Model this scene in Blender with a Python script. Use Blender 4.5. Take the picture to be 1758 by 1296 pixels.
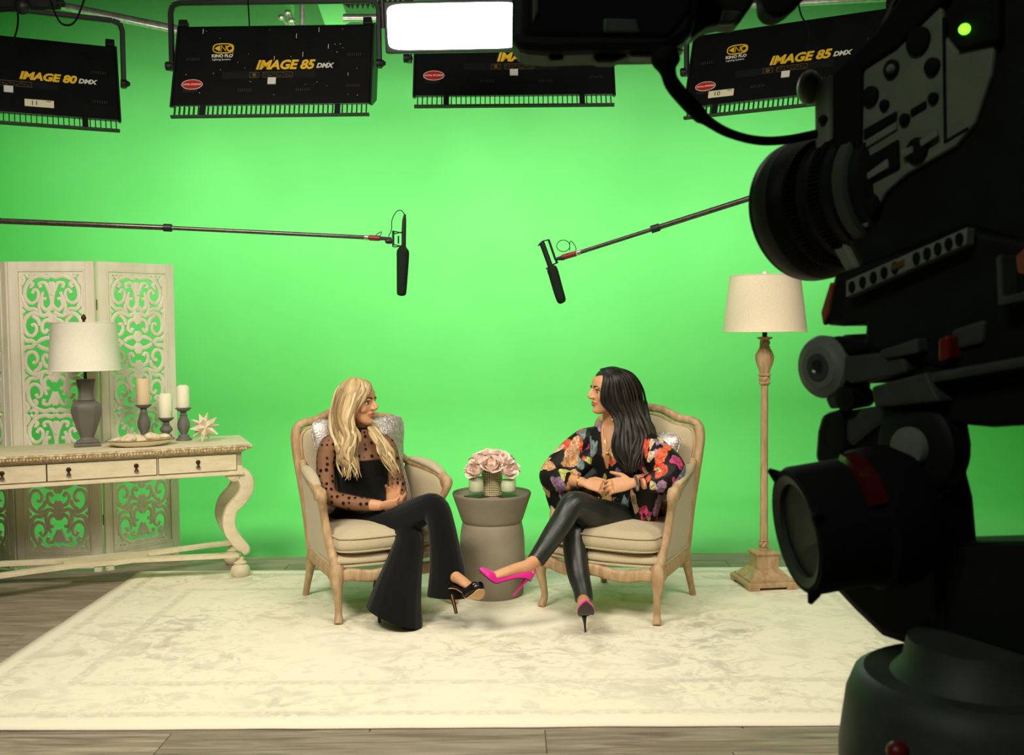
import bpy, bmesh, math, random
from mathutils import Vector, Matrix
from mathutils import noise as mnoise
random.seed(11)
for _o in list(bpy.data.objects):
    bpy.data.objects.remove(_o)
SC = bpy.context.scene
COL = SC.collection
PI = math.pi
R = math.radians
V = Vector

# ------------------------------------------------------------------ camera
F, CX, CY, H = 1700.0, 879.0, 648.0, 1.40
CAMR = Matrix.Rotation(PI / 2 - R(2.9), 4, 'X') @ Matrix.Rotation(R(-0.5), 4, 'Z')
cd = bpy.data.cameras.new('camera')
cam = bpy.data.objects.new('camera', cd)
COL.objects.link(cam)
cam.matrix_world = Matrix.Translation((0, 0, H)) @ CAMR
cd.sensor_width = 36
cd.lens = 36 * F / 1758
cd.clip_start = 0.05
cd.dof.use_dof = True
cd.dof.focus_distance = 4.9
cd.dof.aperture_fstop = 15
SC.camera = cam

# ------------------------------------------------------------------ world, lights, exposure
SC.view_settings.view_transform = 'Standard'
SC.view_settings.look = 'None'
SC.view_settings.exposure = 0.0
SC.view_settings.gamma = 1.0
SC.view_settings.use_curve_mapping = False
wd = bpy.data.worlds.new('studio_world')
SC.world = wd
wd.use_nodes = True
wd.node_tree.nodes['Background'].inputs[0].default_value = (0.9, 1.0, 0.9, 1)
wd.node_tree.nodes['Background'].inputs[1].default_value = 0.02


def area(name, loc, target, sx, sy, power, col, spread=160):
    l = bpy.data.lights.new(name, 'AREA')
    l.shape = 'RECTANGLE'
    l.size, l.size_y = sx, sy
    l.energy = power
    l.color = col
    l.spread = R(spread)
    o = bpy.data.objects.new(name, l)
    COL.objects.link(o)
    o.location = loc
    o.rotation_euler = (V(target) - V(loc)).to_track_quat('-Z', 'Y').to_euler()
    return o


WARM = (1.0, 0.915, 0.755)
# soft studio banks hung over the front of the set, above the picture
area('key_light', (-1.9, 2.0, 3.5), (-0.9, 5.1, 0.7), 1.3, 0.7, 74, WARM, 130)
area('key_light', (1.7, 2.0, 3.5), (0.3, 4.9, 0.5), 1.3, 0.7, 42, WARM, 130)
area('front_light', (0.0, 2.3, 3.7), (0.0, 4.3, 0.0), 1.6, 0.7, 22, WARM, 130)
# flicker-free tube banks in the grid, washing the painted cyclorama; leftmost is fill added for the wall's dark end
for lx, lp in ((-4.0, 22), (-2.75, 31), (-1.4, 29), (0.15, 31), (1.75, 33), (3.2, 32)):
    area('wall_wash', (lx, 6.72, 3.12), (lx * 1.05, 8.5, 1.7), 1.15, 0.5, lp, (0.97, 1.0, 0.90), 178)
# added dim fill behind the camera, standing in for room bounce on the rig
area('rig_fill', (-1.6, -1.2, 3.7), (0.4, 0.9, 1.3), 1.2, 0.6, 16, (0.95, 1.0, 0.9), 150)


def ray(px, py):
    return (CAMR @ V(((px - CX) / F, (CY - py) / F, -1))).to_3d()


def G(px, py, z=0.0):
    r = ray(px, py)
    return V((0, 0, H)) + r * ((z - H) / r.z)


def D(px, py, y):
    r = ray(px, py)
    return V((0, 0, H)) + r * (y / r.y)


# ------------------------------------------------------------------ materials
def lin(c):
    if isinstance(c, str):
        c = [int(c[i:i + 2], 16) for i in (0, 2, 4)]
    o = []
    for x in c[:3]:
        x /= 255.0
        o.append(x / 12.92 if x <= 0.04045 else ((x + 0.055) / 1.055) ** 2.4)
    return (o[0], o[1], o[2], 1)


def mat(name, col, rough=0.6, metal=0.0, col2=None, nscale=20, nstr=None, stretch=None, bump=0.0, bscale=80,
        emit=None, estr=0, trans=0, ior=1.45, coat=0, sheen=0, spec=0.5, lo=0.35, hi=0.65, sss=0, detail=4):
    m = bpy.data.materials.new(name)
    m.use_nodes = True
    nt = m.node_tree
    b = nt.nodes['Principled BSDF']
    b.inputs['Base Color'].default_value = lin(col)
    b.inputs['Roughness'].default_value = rough
    b.inputs['Metallic'].default_value = metal
    b.inputs['IOR'].default_value = ior
    b.inputs['Transmission Weight'].default_value = trans
    b.inputs['Coat Weight'].default_value = coat
    b.inputs['Sheen Weight'].default_value = sheen
    b.inputs['Specular IOR Level'].default_value = spec
    b.inputs['Subsurface Weight'].default_value = sss
    if sss:
        b.inputs['Subsurface Radius'].default_value = (0.012, 0.005, 0.003)
        b.inputs['Subsurface Scale'].default_value = 0.6
    if emit:
        b.inputs['Emission Color'].default_value = lin(emit)
        b.inputs['Emission Strength'].default_value = estr
    tc = None
    if col2 or bump:
        tc = nt.nodes.new('ShaderNodeTexCoord')
        mp = nt.nodes.new('ShaderNodeMapping')
        nt.links.new(tc.outputs['Object'], mp.inputs[0])
        if stretch:
            mp.inputs['Scale'].default_value = stretch
    if col2:
        n = nt.nodes.new('ShaderNodeTexNoise')
        n.inputs['Scale'].default_value = nscale
        n.inputs['Detail'].default_value = detail
        nt.links.new(mp.outputs[0], n.inputs['Vector'])
        cr_ = nt.nodes.new('ShaderNodeValToRGB')
        cr_.color_ramp.elements[0].position = lo
        cr_.color_ramp.elements[1].position = hi
        cr_.color_ramp.elements[0].color = lin(col)
        cr_.color_ramp.elements[1].color = lin(col2)
        nt.links.new(n.outputs[0], cr_.inputs[0])
        nt.links.new(cr_.outputs[0], b.inputs['Base Color'])
    if bump:
        n2 = nt.nodes.new('ShaderNodeTexNoise')
        n2.inputs['Scale'].default_value = bscale
        nt.links.new(mp.outputs[0], n2.inputs['Vector'])
        bp = nt.nodes.new('ShaderNodeBump')
        bp.inputs['Strength'].default_value = bump
        bp.inputs['Distance'].default_value = 0.004
        nt.links.new(n2.outputs[0], bp.inputs['Height'])
        nt.links.new(bp.outputs[0], b.inputs['Normal'])
    return m


class NT:
    """tiny wrapper for hand-made node materials"""
    def __init__(s, m):
        s.nt = m.node_tree
        s.b = s.nt.nodes['Principled BSDF']

    def n(s, t, **k):
        o = s.nt.nodes.new('ShaderNode' + t)
        for a, v in k.items():
            if a.startswith('i_'):
                key = a[2:]
                key = int(key) if key.isdigit() else key.replace('_', ' ')
                o.inputs[key].default_value = v
            else:
                setattr(o, a, v)
        return o

    def l(s, a, b):
        s.nt.links.new(a, b)

    def ramp(s, src, els, const=False):
        r = s.n('ValToRGB')
        cr_ = r.color_ramp
        if const:
            cr_.interpolation = 'CONSTANT'
        while len(cr_.elements) < len(els):
            cr_.elements.new(0.5)
        for e, (p, c) in zip(cr_.elements, els):
            e.position = p
            e.color = c if len(c) == 4 else (c[0], c[1], c[2], 1)
        s.l(src, r.inputs[0])
        return r.outputs[0]

    def mix(s, fac, a, b, typ='MIX'):
        m = s.n('Mix', data_type='RGBA', blend_type=typ)
        for sock, v in ((m.inputs[0], fac), (m.inputs[6], a), (m.inputs[7], b)):
            if hasattr(v, 'links'):
                s.l(v, sock)
            else:
                sock.default_value = v
        return m.outputs[2]

    def math(s, op, a, b=0.0):
        m = s.n('Math', operation=op)
        for sock, v in ((m.inputs[0], a), (m.inputs[1], b)):
            if hasattr(v, 'links'):
                s.l(v, sock)
            else:
                sock.default_value = v
        return m.outputs[0]


M = {}
M['green'] = mat('chroma_green_paint', (104, 203, 106), 0.85, col2=(110, 208, 112), nscale=1.2, spec=0.2)
M['black'] = mat('black_metal', (22, 23, 24), 0.45, col2=(30, 31, 32), nscale=9, spec=0.4)
M['black_panel'] = mat('black_powder_coat', (10, 11, 12), 0.42, col2=(15, 16, 17), nscale=6, bump=0.05, bscale=300, spec=0.45)
M['rigblack'] = mat('camera_black_plastic', (14, 17, 14), 0.6, col2=(20, 23, 19), nscale=30, spec=0.3)
M['rubber'] = mat('black_rubber', (11, 13, 12), 0.8, spec=0.2)
M['riggrey'] = mat('camera_grey_magnesium', (110, 116, 104), 0.5, col2=(124, 130, 118), nscale=40, spec=0.4)
M['rigmid'] = mat('camera_dark_grey', (58, 64, 54), 0.55, col2=(66, 72, 62), nscale=40, spec=0.4)
M['rigside'] = mat('camera_side_grey', (104, 112, 92), 0.6, col2=(114, 122, 102), nscale=40, spec=0.4)
M['steel'] = mat('brushed_steel', (170, 172, 168), 0.3, metal=0.9)
M['pipe'] = mat('galvanised_pipe', (205, 200, 186), 0.32, metal=0.75, col2=(170, 168, 160), nscale=30)
M['carbon'] = mat('carbon_pole', (30, 28, 24), 0.3, col2=(64, 58, 48), nscale=90, coat=0.4)
M['foam'] = mat('black_foam', (26, 34, 27), 0.95, bump=0.3, bscale=400, spec=0.1)
M['yellow'] = mat('yellow_print', (255, 208, 52), 0.5)
M['whiteprint'] = mat('white_print', (235, 235, 228), 0.5)
M['red'] = mat('red_sticker', (196, 40, 34), 0.45)
M['label'] = mat('paper_label', (240, 232, 200), 0.7)
M['linen'] = mat('natural_linen', (196, 182, 152), 0.9, col2=(182, 167, 136), nscale=240, bump=0.25, bscale=500, sheen=0.2, spec=0.15)
M['wood'] = mat('limed_oak', (168, 134, 96), 0.55, col2=(192, 164, 126), nscale=14, stretch=(3, 3, 0.8), bump=0.15, bscale=60)
M['concrete'] = mat('warm_grey_concrete', (148, 138, 120), 0.8, col2=(136, 127, 110), nscale=7, bump=0.2, bscale=60, spec=0.25)
M['silver'] = mat('silver_satin', (222, 212, 204), 0.3, metal=0.6, col2=(182, 172, 166), nscale=60, bump=0.8, bscale=130)
M['whitewash'] = mat('whitewashed_wood', (242, 234, 214), 0.65, col2=(230, 220, 198), nscale=8, stretch=(2, 2, 0.5), bump=0.1, bscale=50)
M['shade'] = mat('cream_linen_shade', (240, 226, 200), 0.9, col2=(234, 218, 190), nscale=120, bump=0.1, bscale=400, trans=0.0)
M['shadewhite'] = mat('white_linen_shade', (246, 240, 222), 0.9, col2=(240, 233, 214), nscale=120)
M['greyceramic'] = mat('grey_ceramic', (104, 100, 90), 0.5, col2=(96, 92, 83), nscale=10)
M['greywood'] = mat('grey_turned_wood', (98, 95, 88), 0.6, col2=(120, 117, 108), nscale=24, stretch=(1, 1, 0.4), bump=0.2)
M['wax'] = mat('white_wax', (248, 240, 215), 0.5, sss=0.2)
M['waxpink'] = mat('cream_wax', (232, 206, 168), 0.55, sss=0.2)
M['shell'] = mat('sea_shell', (244, 232, 200), 0.5, col2=(222, 196, 156), nscale=40)
M['shellb'] = mat('brown_shell', (150, 110, 74), 0.5, col2=(206, 178, 130), nscale=60)
M['plate'] = mat('white_glazed_plate', (226, 216, 190), 0.3, coat=0.3)
M['rimdark'] = mat('dark_rim', (80, 66, 50), 0.4)
M['starwhite'] = mat('white_facets', (240, 228, 204), 0.5, col2=(224, 208, 184), nscale=20)
M['bronze'] = mat('aged_bronze', (74, 52, 34), 0.4, metal=0.6)
M['petal'] = mat('pink_petal', (255, 224, 210), 0.7, col2=(255, 236, 224), nscale=30, sss=0.2)
M['leaf'] = mat('green_leaf', (96, 110, 60), 0.6)
M['crystal'] = mat('crystal_bead', (252, 242, 208), 0.15, metal=0.15, coat=0.5)
M['vase'] = mat('champagne_mirror', (176, 160, 116), 0.25, metal=0.7)
M['glass'] = mat('clear_glass', (255, 255, 255), 0.02)
_t = NT(M['glass'])
_tr = _t.n('BsdfTransparent')
_tr.inputs[0].default_value = (0.95, 0.98, 0.95, 1)
_gl = _t.n('BsdfGlossy', i_Roughness=0.03)
_mx = _t.n('MixShader')
_mx.inputs[0].default_value = 0.07
_t.l(_tr.outputs[0], _mx.inputs[1])
_t.l(_gl.outputs[0], _mx.inputs[2])
_t.l(_mx.outputs[0], [n for n in _t.nt.nodes if n.type == 'OUTPUT_MATERIAL'][0].inputs[0])
M['coaster'] = mat('dark_coaster', (46, 44, 38), 0.6)
M['skin'] = mat('fair_skin', (203, 148, 110), 0.5, col2=(212, 158, 120), nscale=18, sss=0.12)
M['skin2'] = mat('tan_skin', (206, 150, 108), 0.5, col2=(214, 160, 118), nscale=18, sss=0.12)
M['lip'] = mat('lip_colour', (168, 92, 80), 0.4)
M['brow'] = mat('dark_brow', (58, 40, 28), 0.8)
M['eyewhite'] = mat('eye_white', (226, 220, 208), 0.25)
M['iris'] = mat('dark_iris', (44, 30, 20), 0.2)
M['blackcloth'] = mat('black_crepe', (10, 12, 10), 0.9, bump=0.15, bscale=300, sheen=0.15, spec=0.15)
M['leather'] = mat('black_leather', (30, 34, 31), 0.38, col2=(44, 48, 44), nscale=12, stretch=(1, 1, 0.5), bump=0.5, bscale=26, spec=0.5)
M['patent'] = mat('black_croc_leather', (20, 20, 18), 0.22, bump=0.4, bscale=120)
M['tan'] = mat('tan_sole', (200, 160, 112), 0.5)
M['pink'] = mat('magenta_satin', (226, 24, 148), 0.42, sheen=0.2)
M['sole'] = mat('dark_sole', (46, 42, 38), 0.35)
M['gold'] = mat('gold', (226, 180, 96), 0.25, metal=0.9)
M['redplastic'] = mat('red_plastic', (112, 24, 22), 0.4)
M['redgloss'] = mat('red_gloss_band', (74, 14, 16), 0.2, coat=0.5)
M['orange'] = mat('copper_tint', (176, 100, 70), 0.4, metal=0.3)
M['drywall'] = mat('dark_studio_wall', (38, 40, 38), 0.9)


def m_planks():
    m = mat('grey_oak_laminate', (128, 120, 102), 0.5)
    t = NT(m)
    tc = t.n('TexCoord')
    gi = t.n('ObjectInfo')
    mp = t.n('Mapping')
    mp.inputs['Scale'].default_value = (1.2, 14, 1)
    add = t.n('VectorMath', operation='ADD')
    t.l(tc.outputs['Object'], add.inputs[0])
    sc = t.n('VectorMath', operation='SCALE')
    sc.inputs[0].default_value = (9, 5, 3)
    t.l(gi.outputs['Random'], sc.inputs['Scale'])
    t.l(sc.outputs[0], add.inputs[1])
    t.l(add.outputs[0], mp.inputs[0])
    n = t.n('TexNoise', i_Scale=2.2, i_Detail=8.0, i_Distortion=1.2)
    t.l(mp.outputs[0], n.inputs['Vector'])
    c = t.ramp(n.outputs[0], [(0.3, lin((112, 99, 86))), (0.5, lin((142, 128, 112))), (0.7, lin((166, 152, 134)))])
    v = t.math('MULTIPLY_ADD', gi.outputs['Random'], 0.28)
    v.node.inputs[2].default_value = 0.84
    c2 = t.mix(1.0, c, (1, 1, 1, 1), 'MULTIPLY')
    t.l(v, c2.node.inputs[7])
    t.l(c2, t.b.inputs['Base Color'])
    bp = t.n('Bump', i_Strength=0.12, i_Distance=0.002)
    t.l(n.outputs[0], bp.inputs['Height'])
    t.l(bp.outputs[0], t.b.inputs['Normal'])
    return m


def m_rug():
    m = mat('faded_oriental_rug', (246, 238, 212), 0.95, spec=0.1)
    t = NT(m)
    tc = t.n('TexCoord')
    sp = t.n('SeparateXYZ')
    t.l(tc.outputs['Object'], sp.inputs[0])
    # worn motif patches
    mp = t.n('Mapping')
    mp.inputs['Scale'].default_value = (1, 1.25, 1)
    t.l(tc.outputs['Object'], mp.inputs[0])
    n1 = t.n('TexNoise', i_Scale=6.0, i_Detail=9.0, i_Roughness=0.68, i_Distortion=1.0)
    t.l(mp.outputs[0], n1.inputs['Vector'])
    a = t.ramp(n1.outputs[0], [(0.5, (0, 0, 0)), (0.56, (.55, .55, .55)), (0.66, (1, 1, 1))])
    vo = t.n('TexVoronoi', i_Scale=5.5, feature='SMOOTH_F1')
    t.l(mp.outputs[0], vo.inputs['Vector'])
    wv = t.n('Math', operation='SINE')
    t.l(t.math('MULTIPLY', vo.outputs['Distance'], 34.0), wv.inputs[0])
    b = t.ramp(wv.outputs[0], [(0.35, (0, 0, 0)), (0.7, (1, 1, 1))])
    n2 = t.n('TexNoise', i_Scale=1.6, i_Detail=5.0)
    t.l(tc.outputs['Object'], n2.inputs['Vector'])
    wear = t.ramp(n2.outputs[0], [(0.36, (0.12, 0.12, 0.12)), (0.66, (1, 1, 1))])
    n3 = t.n('TexNoise', i_Scale=34.0, i_Detail=4.0)
    t.l(tc.outputs['Object'], n3.inputs['Vector'])
    fleck = t.ramp(n3.outputs[0], [(0.45, (0, 0, 0)), (0.62, (1, 1, 1))])
    pat = t.math('MAXIMUM', t.math('MULTIPLY', a, 0.9), t.math('MULTIPLY', t.math('MULTIPLY', b, fleck), 0.55))
    # border bands: distance from the rug's edge
    ax = t.math('SUBTRACT', RUG_HX, t.math('ABSOLUTE', sp.outputs[0]))
    ay = t.math('SUBTRACT', RUG_HY, t.math('ABSOLUTE', sp.outputs[1]))
    d = t.math('MINIMUM', ax, ay)
    dn = t.math('ADD', d, t.math('MULTIPLY', t.math('SUBTRACT', n3.outputs[0], 0.5), 0.03))
    K = (0, 0, 0)
    band = t.ramp(dn, [(0.0, K), (0.09, K), (0.105, (.8, .8, .8)), (0.135, (.7, .7, .7)), (0.15, K), (0.40, K),
                       (0.415, (.8, .8, .8)), (0.45, (.75, .75, .75)), (0.465, K)])
    band = t.math('MULTIPLY', band, t.ramp(n3.outputs[0], [(0.35, (.25, .25, .25)), (0.6, (1, 1, 1))]))
    edge = t.ramp(d, [(0.07, K), (0.1, (1, 1, 1))])
    allp = t.math('MULTIPLY', t.math('MAXIMUM', t.math('MULTIPLY', pat, wear), t.math('MULTIPLY', band, t.math('MAXIMUM', wear, 0.55))), edge)
    c = t.mix(allp, lin((240, 233, 210)), lin((182, 179, 161)))
    t.l(c, t.b.inputs['Base Color'])
    nb = t.n('TexNoise', i_Scale=420.0)
    t.l(tc.outputs['Object'], nb.inputs['Vector'])
    bp = t.n('Bump', i_Strength=0.35, i_Distance=0.004)
    t.l(nb.outputs[0], bp.inputs['Height'])
    t.l(bp.outputs[0], t.b.inputs['Normal'])
    return m


def m_distress():
    m = mat('distressed_cream_paint', (222, 208, 178), 0.6)
    t = NT(m)
    tc = t.n('TexCoord')
    mp = t.n('Mapping')
    mp.inputs['Scale'].default_value = (2, 6, 6)
    t.l(tc.outputs['Object'], mp.inputs[0])
    n = t.n('TexNoise', i_Scale=3.0, i_Detail=8.0, i_Roughness=0.7)
    t.l(mp.outputs[0], n.inputs['Vector'])
    c = t.ramp(n.outputs[0], [(0.3, lin((206, 190, 156))), (0.55, lin((228, 214, 184))), (0.66, lin((214, 198, 164))),
                              (0.70, lin((150, 122, 86)))])
    t.l(c, t.b.inputs['Base Color'])
    return m


def m_edgewear():
    m = mat('rubbed_carved_edge', (196, 168, 128), 0.6)
    t = NT(m)
    tc = t.n('TexCoord')
    n = t.n('TexNoise', i_Scale=60.0, i_Detail=3.0)
    t.l(tc.outputs['Object'], n.inputs['Vector'])
    c = t.ramp(n.outputs[0], [(0.4, lin((186, 156, 118))), (0.52, lin((212, 190, 154))), (0.6, lin((234, 220, 190)))])
    t.l(c, t.b.inputs['Base Color'])
    return m


def m_sheer():
    m = mat('sheer_dotted_tulle', (40, 26, 18), 0.8, spec=0.1)
    t = NT(m)
    tc = t.n('TexCoord')
    vo = t.n('TexVoronoi', i_Scale=33.0, i_Randomness=0.25)
    t.l(tc.outputs['Object'], vo.inputs['Vector'])
    dot = t.ramp(vo.outputs['Distance'], [(0.27, (1, 1, 1)), (0.32, (0, 0, 0))])
    t.l(t.mix(dot, lin((74, 50, 36)), lin((20, 14, 12))), t.b.inputs['Base Color'])
    al = t.math('MAXIMUM', t.math('MULTIPLY', dot, 0.95), 0.42)
    t.l(al, t.b.inputs['Alpha'])
    return m


def m_floral():
    m = mat('black_floral_silk', (16, 16, 15), 0.55, spec=0.3)
    t = NT(m)
    tc = t.n('TexCoord')
    mp = t.n('Mapping')
    mp.inputs['Scale'].default_value = (1.0, 0.8, 0.62)
    t.l(tc.outputs['Object'], mp.inputs[0])
    nd = t.n('TexNoise', i_Scale=9.0, i_Detail=3.0)
    t.l(mp.outputs[0], nd.inputs['Vector'])
    dist = t.mix(0.15, mp.outputs[0], nd.outputs['Color'])
    base = lin((15, 16, 15))
    c = base
    for sc, thr, cols, off in ((10.0, 0.42, ((214, 96, 60), (196, 150, 108), (232, 120, 84), (150, 120, 150), (212, 80, 60)), 0.0),
                               (15.5, 0.33, ((176, 178, 92), (190, 60, 110), (108, 128, 128), (206, 186, 150), (132, 108, 148)), 3.7)):
        ad = t.n('VectorMath', operation='ADD')
        t.l(dist, ad.inputs[0])
        ad.inputs[1].default_value = (off, off * 0.7, off * 1.3)
        vo = t.n('TexVoronoi', i_Scale=sc, i_Randomness=1.0)
        t.l(ad.outputs[0], vo.inputs['Vector'])
        sep = t.n('SeparateXYZ')
        t.l(vo.outputs['Color'], sep.inputs[0])
        k = len(cols)
        pal = t.ramp(sep.outputs[0], [(i / k, lin(cc)) for i, cc in enumerate(cols)], const=True)
        # petal streaks
        nn = t.n('TexNoise', i_Scale=46.0, i_Detail=3.0, i_Distortion=1.5)
        t.l(mp.outputs[0], nn.inputs['Vector'])
        st = t.ramp(nn.outputs[0], [(0.36, (0.5, 0.5, 0.5)), (0.5, (1, 1, 1)), (0.64, (1.5, 1.45, 1.35))])
        pal = t.mix(1.0, pal, st, 'MULTIPLY')
        dd = t.math('ADD', vo.outputs['Distance'], t.math('MULTIPLY', t.math('SUBTRACT', nd.outputs[0], 0.5), 0.5))
        msk = t.ramp(dd, [(thr, (1, 1, 1)), (thr + 0.03, (0, 0, 0))])
        c = t.mix(msk, c, pal)
    t.l(c, t.b.inputs['Base Color'])
    return m


def m_hair(name, dark, mid, light, rough):
    m = mat(name, mid, rough, spec=0.5)
    t = NT(m)
    at = t.n('Attribute', attribute_name='strand')
    uv = t.n('UVMap')
    mp = t.n('Mapping')
    mp.inputs['Scale'].default_value = (26, 1.2, 1)
    t.l(uv.outputs[0], mp.inputs[0])
    n = t.n('TexNoise', i_Scale=2.0, i_Detail=3.0)
    t.l(mp.outputs[0], n.inputs['Vector'])
    s = t.math('ADD', t.math('MULTIPLY', at.outputs['Fac'], 0.5), t.math('MULTIPLY', n.outputs[0], 0.55))
    c = t.ramp(s, [(0.22, lin(dark)), (0.5, lin(mid)), (0.78, lin(light))])
    t.l(c, t.b.inputs['Base Color'])
    bp = t.n('Bump', i_Strength=0.5, i_Distance=0.003)
    t.l(n.outputs[0], bp.inputs['Height'])
    t.l(bp.outputs[0], t.b.inputs['Normal'])
    return m


RUG_HX, RUG_HY = 2.12, 1.135
M['plank'] = m_planks()
M['rug'] = m_rug()
M['distress'] = m_distress()
M['edgewear'] = m_edgewear()
M['sheer'] = m_sheer()
M['floral'] = m_floral()
M['blonde'] = m_hair('blonde_hair', (108, 84, 54), (186, 156, 108), (232, 210, 166), 0.42)
M['brunette'] = m_hair('black_brown_hair', (12, 11, 9), (26, 22, 18), (52, 44, 36), 0.4)
M['ledpanel'] = mat('lit_diffuser', (255, 255, 255), 0.6, emit=(255, 252, 248), estr=9)
M['tubes'] = mat('lit_tubes', (255, 255, 255), 0.6, emit=(250, 255, 240), estr=4)
M['ledgreen'] = mat('green_tally_led', (80, 255, 40), 0.4, emit=(120, 255, 40), estr=3)
M['screenglow'] = mat('viewfinder_picture', (60, 40, 28), 0.3, emit=(150, 84, 50), estr=0.12, col2=(20, 16, 12), nscale=90)

# ------------------------------------------------------------------ mesh helpers
ORG = {}


def crom(pts, k=6, closed=False):
    """Catmull-Rom through lists of equal-length tuples"""
    pts = [tuple(p) for p in pts]
    n = len(pts)
    out = []
    rng = range(n) if closed else range(n - 1)
    for i in rng:
        if closed:
            p0, p1, p2, p3 = pts[(i - 1) % n], pts[i], pts[(i + 1) % n], pts[(i + 2) % n]
        else:
            p1, p2 = pts[i], pts[i + 1]
            p0 = pts[i - 1] if i > 0 else tuple(2 * a - b for a, b in zip(p1, p2))
            p3 = pts[i + 2] if i + 2 < n else tuple(2 * a - b for a, b in zip(p2, p1))
        for j in range(k):
            t = j / k
            out.append(tuple(0.5 * (2 * b + (c - a) * t + (2 * a - 5 * b + 4 * c - d) * t * t + (3 * b - a - 3 * c + d) * t ** 3)
                             for a, b, c, d in zip(p0, p1, p2, p3)))
    if not closed:
        out.append(pts[-1])
    return out


class MB:
    def __init__(s):
        s.v, s.f, s.uv, s.att = [], [], None, None

    def add(s, vs, fs, xf=None):
        b = len(s.v)
        s.v += [tuple(xf @ V(v)) if xf else tuple(v) for v in vs]
        s.f += [tuple(b + i for i in f) for f in fs]
        return s

    def loft(s, rings, cap=True, closed=False, xf=None, wrap=True):
        n = len(rings[0])
        vs = [p for r in rings for p in r]
        fs = []
        m = len(rings)
        for i in range(m if closed else m - 1):
            a, b = i * n, ((i + 1) % m) * n
            for j in range(n if wrap else n - 1):
                k = (j + 1) % n
                fs.append((a + j, a + k, b + k, b + j))
        if cap and not closed and wrap:
            fs.append(tuple(range(n))[::-1])
            fs.append(tuple((m - 1) * n + j for j in range(n)))
        return s.add(vs, fs, xf)

    def sweep(s, pts, rad, n=8, up=None, cap=True, closed=False, xf=None, sq=2.0, rot=0.0):
        """tube along pts; rad = number, (side, up), or list of either; sq>2 squares the section"""
        P = [V(p) for p in pts]
        m = len(P)
        if not isinstance(rad, list):
            rad = [rad] * m
        if len(rad) != m:
            rr = [(r, r) if not isinstance(r, tuple) else r for r in rad]
            rad = []
            for i in range(m):
                u = i / (m - 1) * (len(rr) - 1)
                a = min(int(u), len(rr) - 2)
                rad.append(tuple(rr[a][q] * (1 - u + a) + rr[a + 1][q] * (u - a) for q in (0, 1)))
        rings = []
        nrm = None
        for i in range(m):
            if closed:
                t = P[(i + 1) % m] - P[i - 1]
            else:
                t = P[min(i + 1, m - 1)] - P[max(i - 1, 0)]
            if t.length < 1e-9:
                t = V((0, 0, 1))
            t.normalize()
            if up is not None:
                u = V(up)
                sd = t.cross(u)
                if sd.length < 1e-5:
                    sd = t.orthogonal()
                sd.normalize()
                uu = sd.cross(t)
            else:
                if nrm is None:
                    nrm = t.orthogonal().normalized()
                    if abs(t.z) < 0.9:
                        nrm = (V((0, 0, 1)) - t * t.z).normalized()
                nrm = (nrm - t * nrm.dot(t))
                nrm.normalize()
                uu = nrm
                sd = t.cross(uu)
            r = rad[i]
            a, b = r if isinstance(r, tuple) else (r, r)
            ring = []
            for j in range(n):
                th = 2 * PI * (j + 0.5) / n + rot
                c, q = math.cos(th), math.sin(th)
                if sq != 2.0:
                    c = math.copysign(abs(c) ** (2 / sq), c)
                    q = math.copysign(abs(q) ** (2 / sq), q)
                ring.append(P[i] + sd * (a * c) + uu * (b * q))
            rings.append(ring)
        return s.loft(rings, cap, closed, xf)

    def lathe(s, prof, n=28, c=(0, 0, 0), xf=None, sq=None):
        rings = []
        for r, z in prof:
            ring = []
            for j in range(n):
                th = 2 * PI * (j + 0.5) / n
                x, y = math.cos(th), math.sin(th)
                if sq:
                    k = max(abs(x), abs(y))
                    e = (abs(x) ** sq + abs(y) ** sq) ** (-1 / sq)
                    x, y = x * e, y * e
                ring.append((c[0] + max(r, 1e-4) * x, c[1] + max(r, 1e-4) * y, c[2] + z))
            rings.append(ring)
        return s.loft(rings, True, False, xf)

    def box(s, c, d, xf=None):
        x, y, z = c
        a, b, e = d[0] / 2, d[1] / 2, d[2] / 2
        vs = [(x + i * a, y + j * b, z + k * e) for k in (-1, 1) for j in (-1, 1) for i in (-1, 1)]
        return s.add(vs, [(0, 2, 3, 1), (4, 5, 7, 6), (0, 1, 5, 4), (2, 6, 7, 3), (0, 4, 6, 2), (1, 3, 7, 5)], xf)

    def prism(s, poly, h0, h1, o=(0, 0, 0), ax=(1, 0, 0), ay=(0, 1, 0), xf=None):
        """extrude a 2D polygon; ax, ay span it, heights along ax x ay"""
        o, ax, ay = V(o), V(ax), V(ay)
        az = ax.cross(ay).normalized()
        n = len(poly)
        vs = [o + ax * p[0] + ay * p[1] + az * h for h in (h0, h1) for p in poly]
        fs = [(i, (i + 1) % n, n + (i + 1) % n, n + i) for i in range(n)]
        fs += [tuple(range(n))[::-1], tuple(range(n, 2 * n))]
        return s.add(vs, fs, xf)

    def puff(s, poly, tf, tb, o=(0, 0, 0), ax=(1, 0, 0), ay=(0, 1, 0), pw=3.0, xf=None, crown=0.0):
        """cushion: outline poly (star-shaped), puffed tf in front and tb behind along ax x ay"""
        o, ax, ay = V(o), V(ax), V(ay)
        az = ax.cross(ay).normalized()
        n = len(poly)
        cx = sum(p[0] for p in poly) / n
        cy = sum(p[1] for p in poly) / n
        sc = (1.0, 0.985, 0.94, 0.85, 0.68, 0.45, 0.2)
        seq = [(q, -tb * (1 - q ** pw) ** 0.5) for q in sc[::-1]] + [(q, tf * ((1 - q ** pw) ** 0.5 + crown * (1 - q * q))) for q in sc[1:]]
        rings = [[o + ax * (cx + (p[0] - cx) * q) + ay * (cy + (p[1] - cy) * q) + az * h for p in poly] for q, h in seq]
        return s.loft(rings, True, False, xf)

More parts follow.
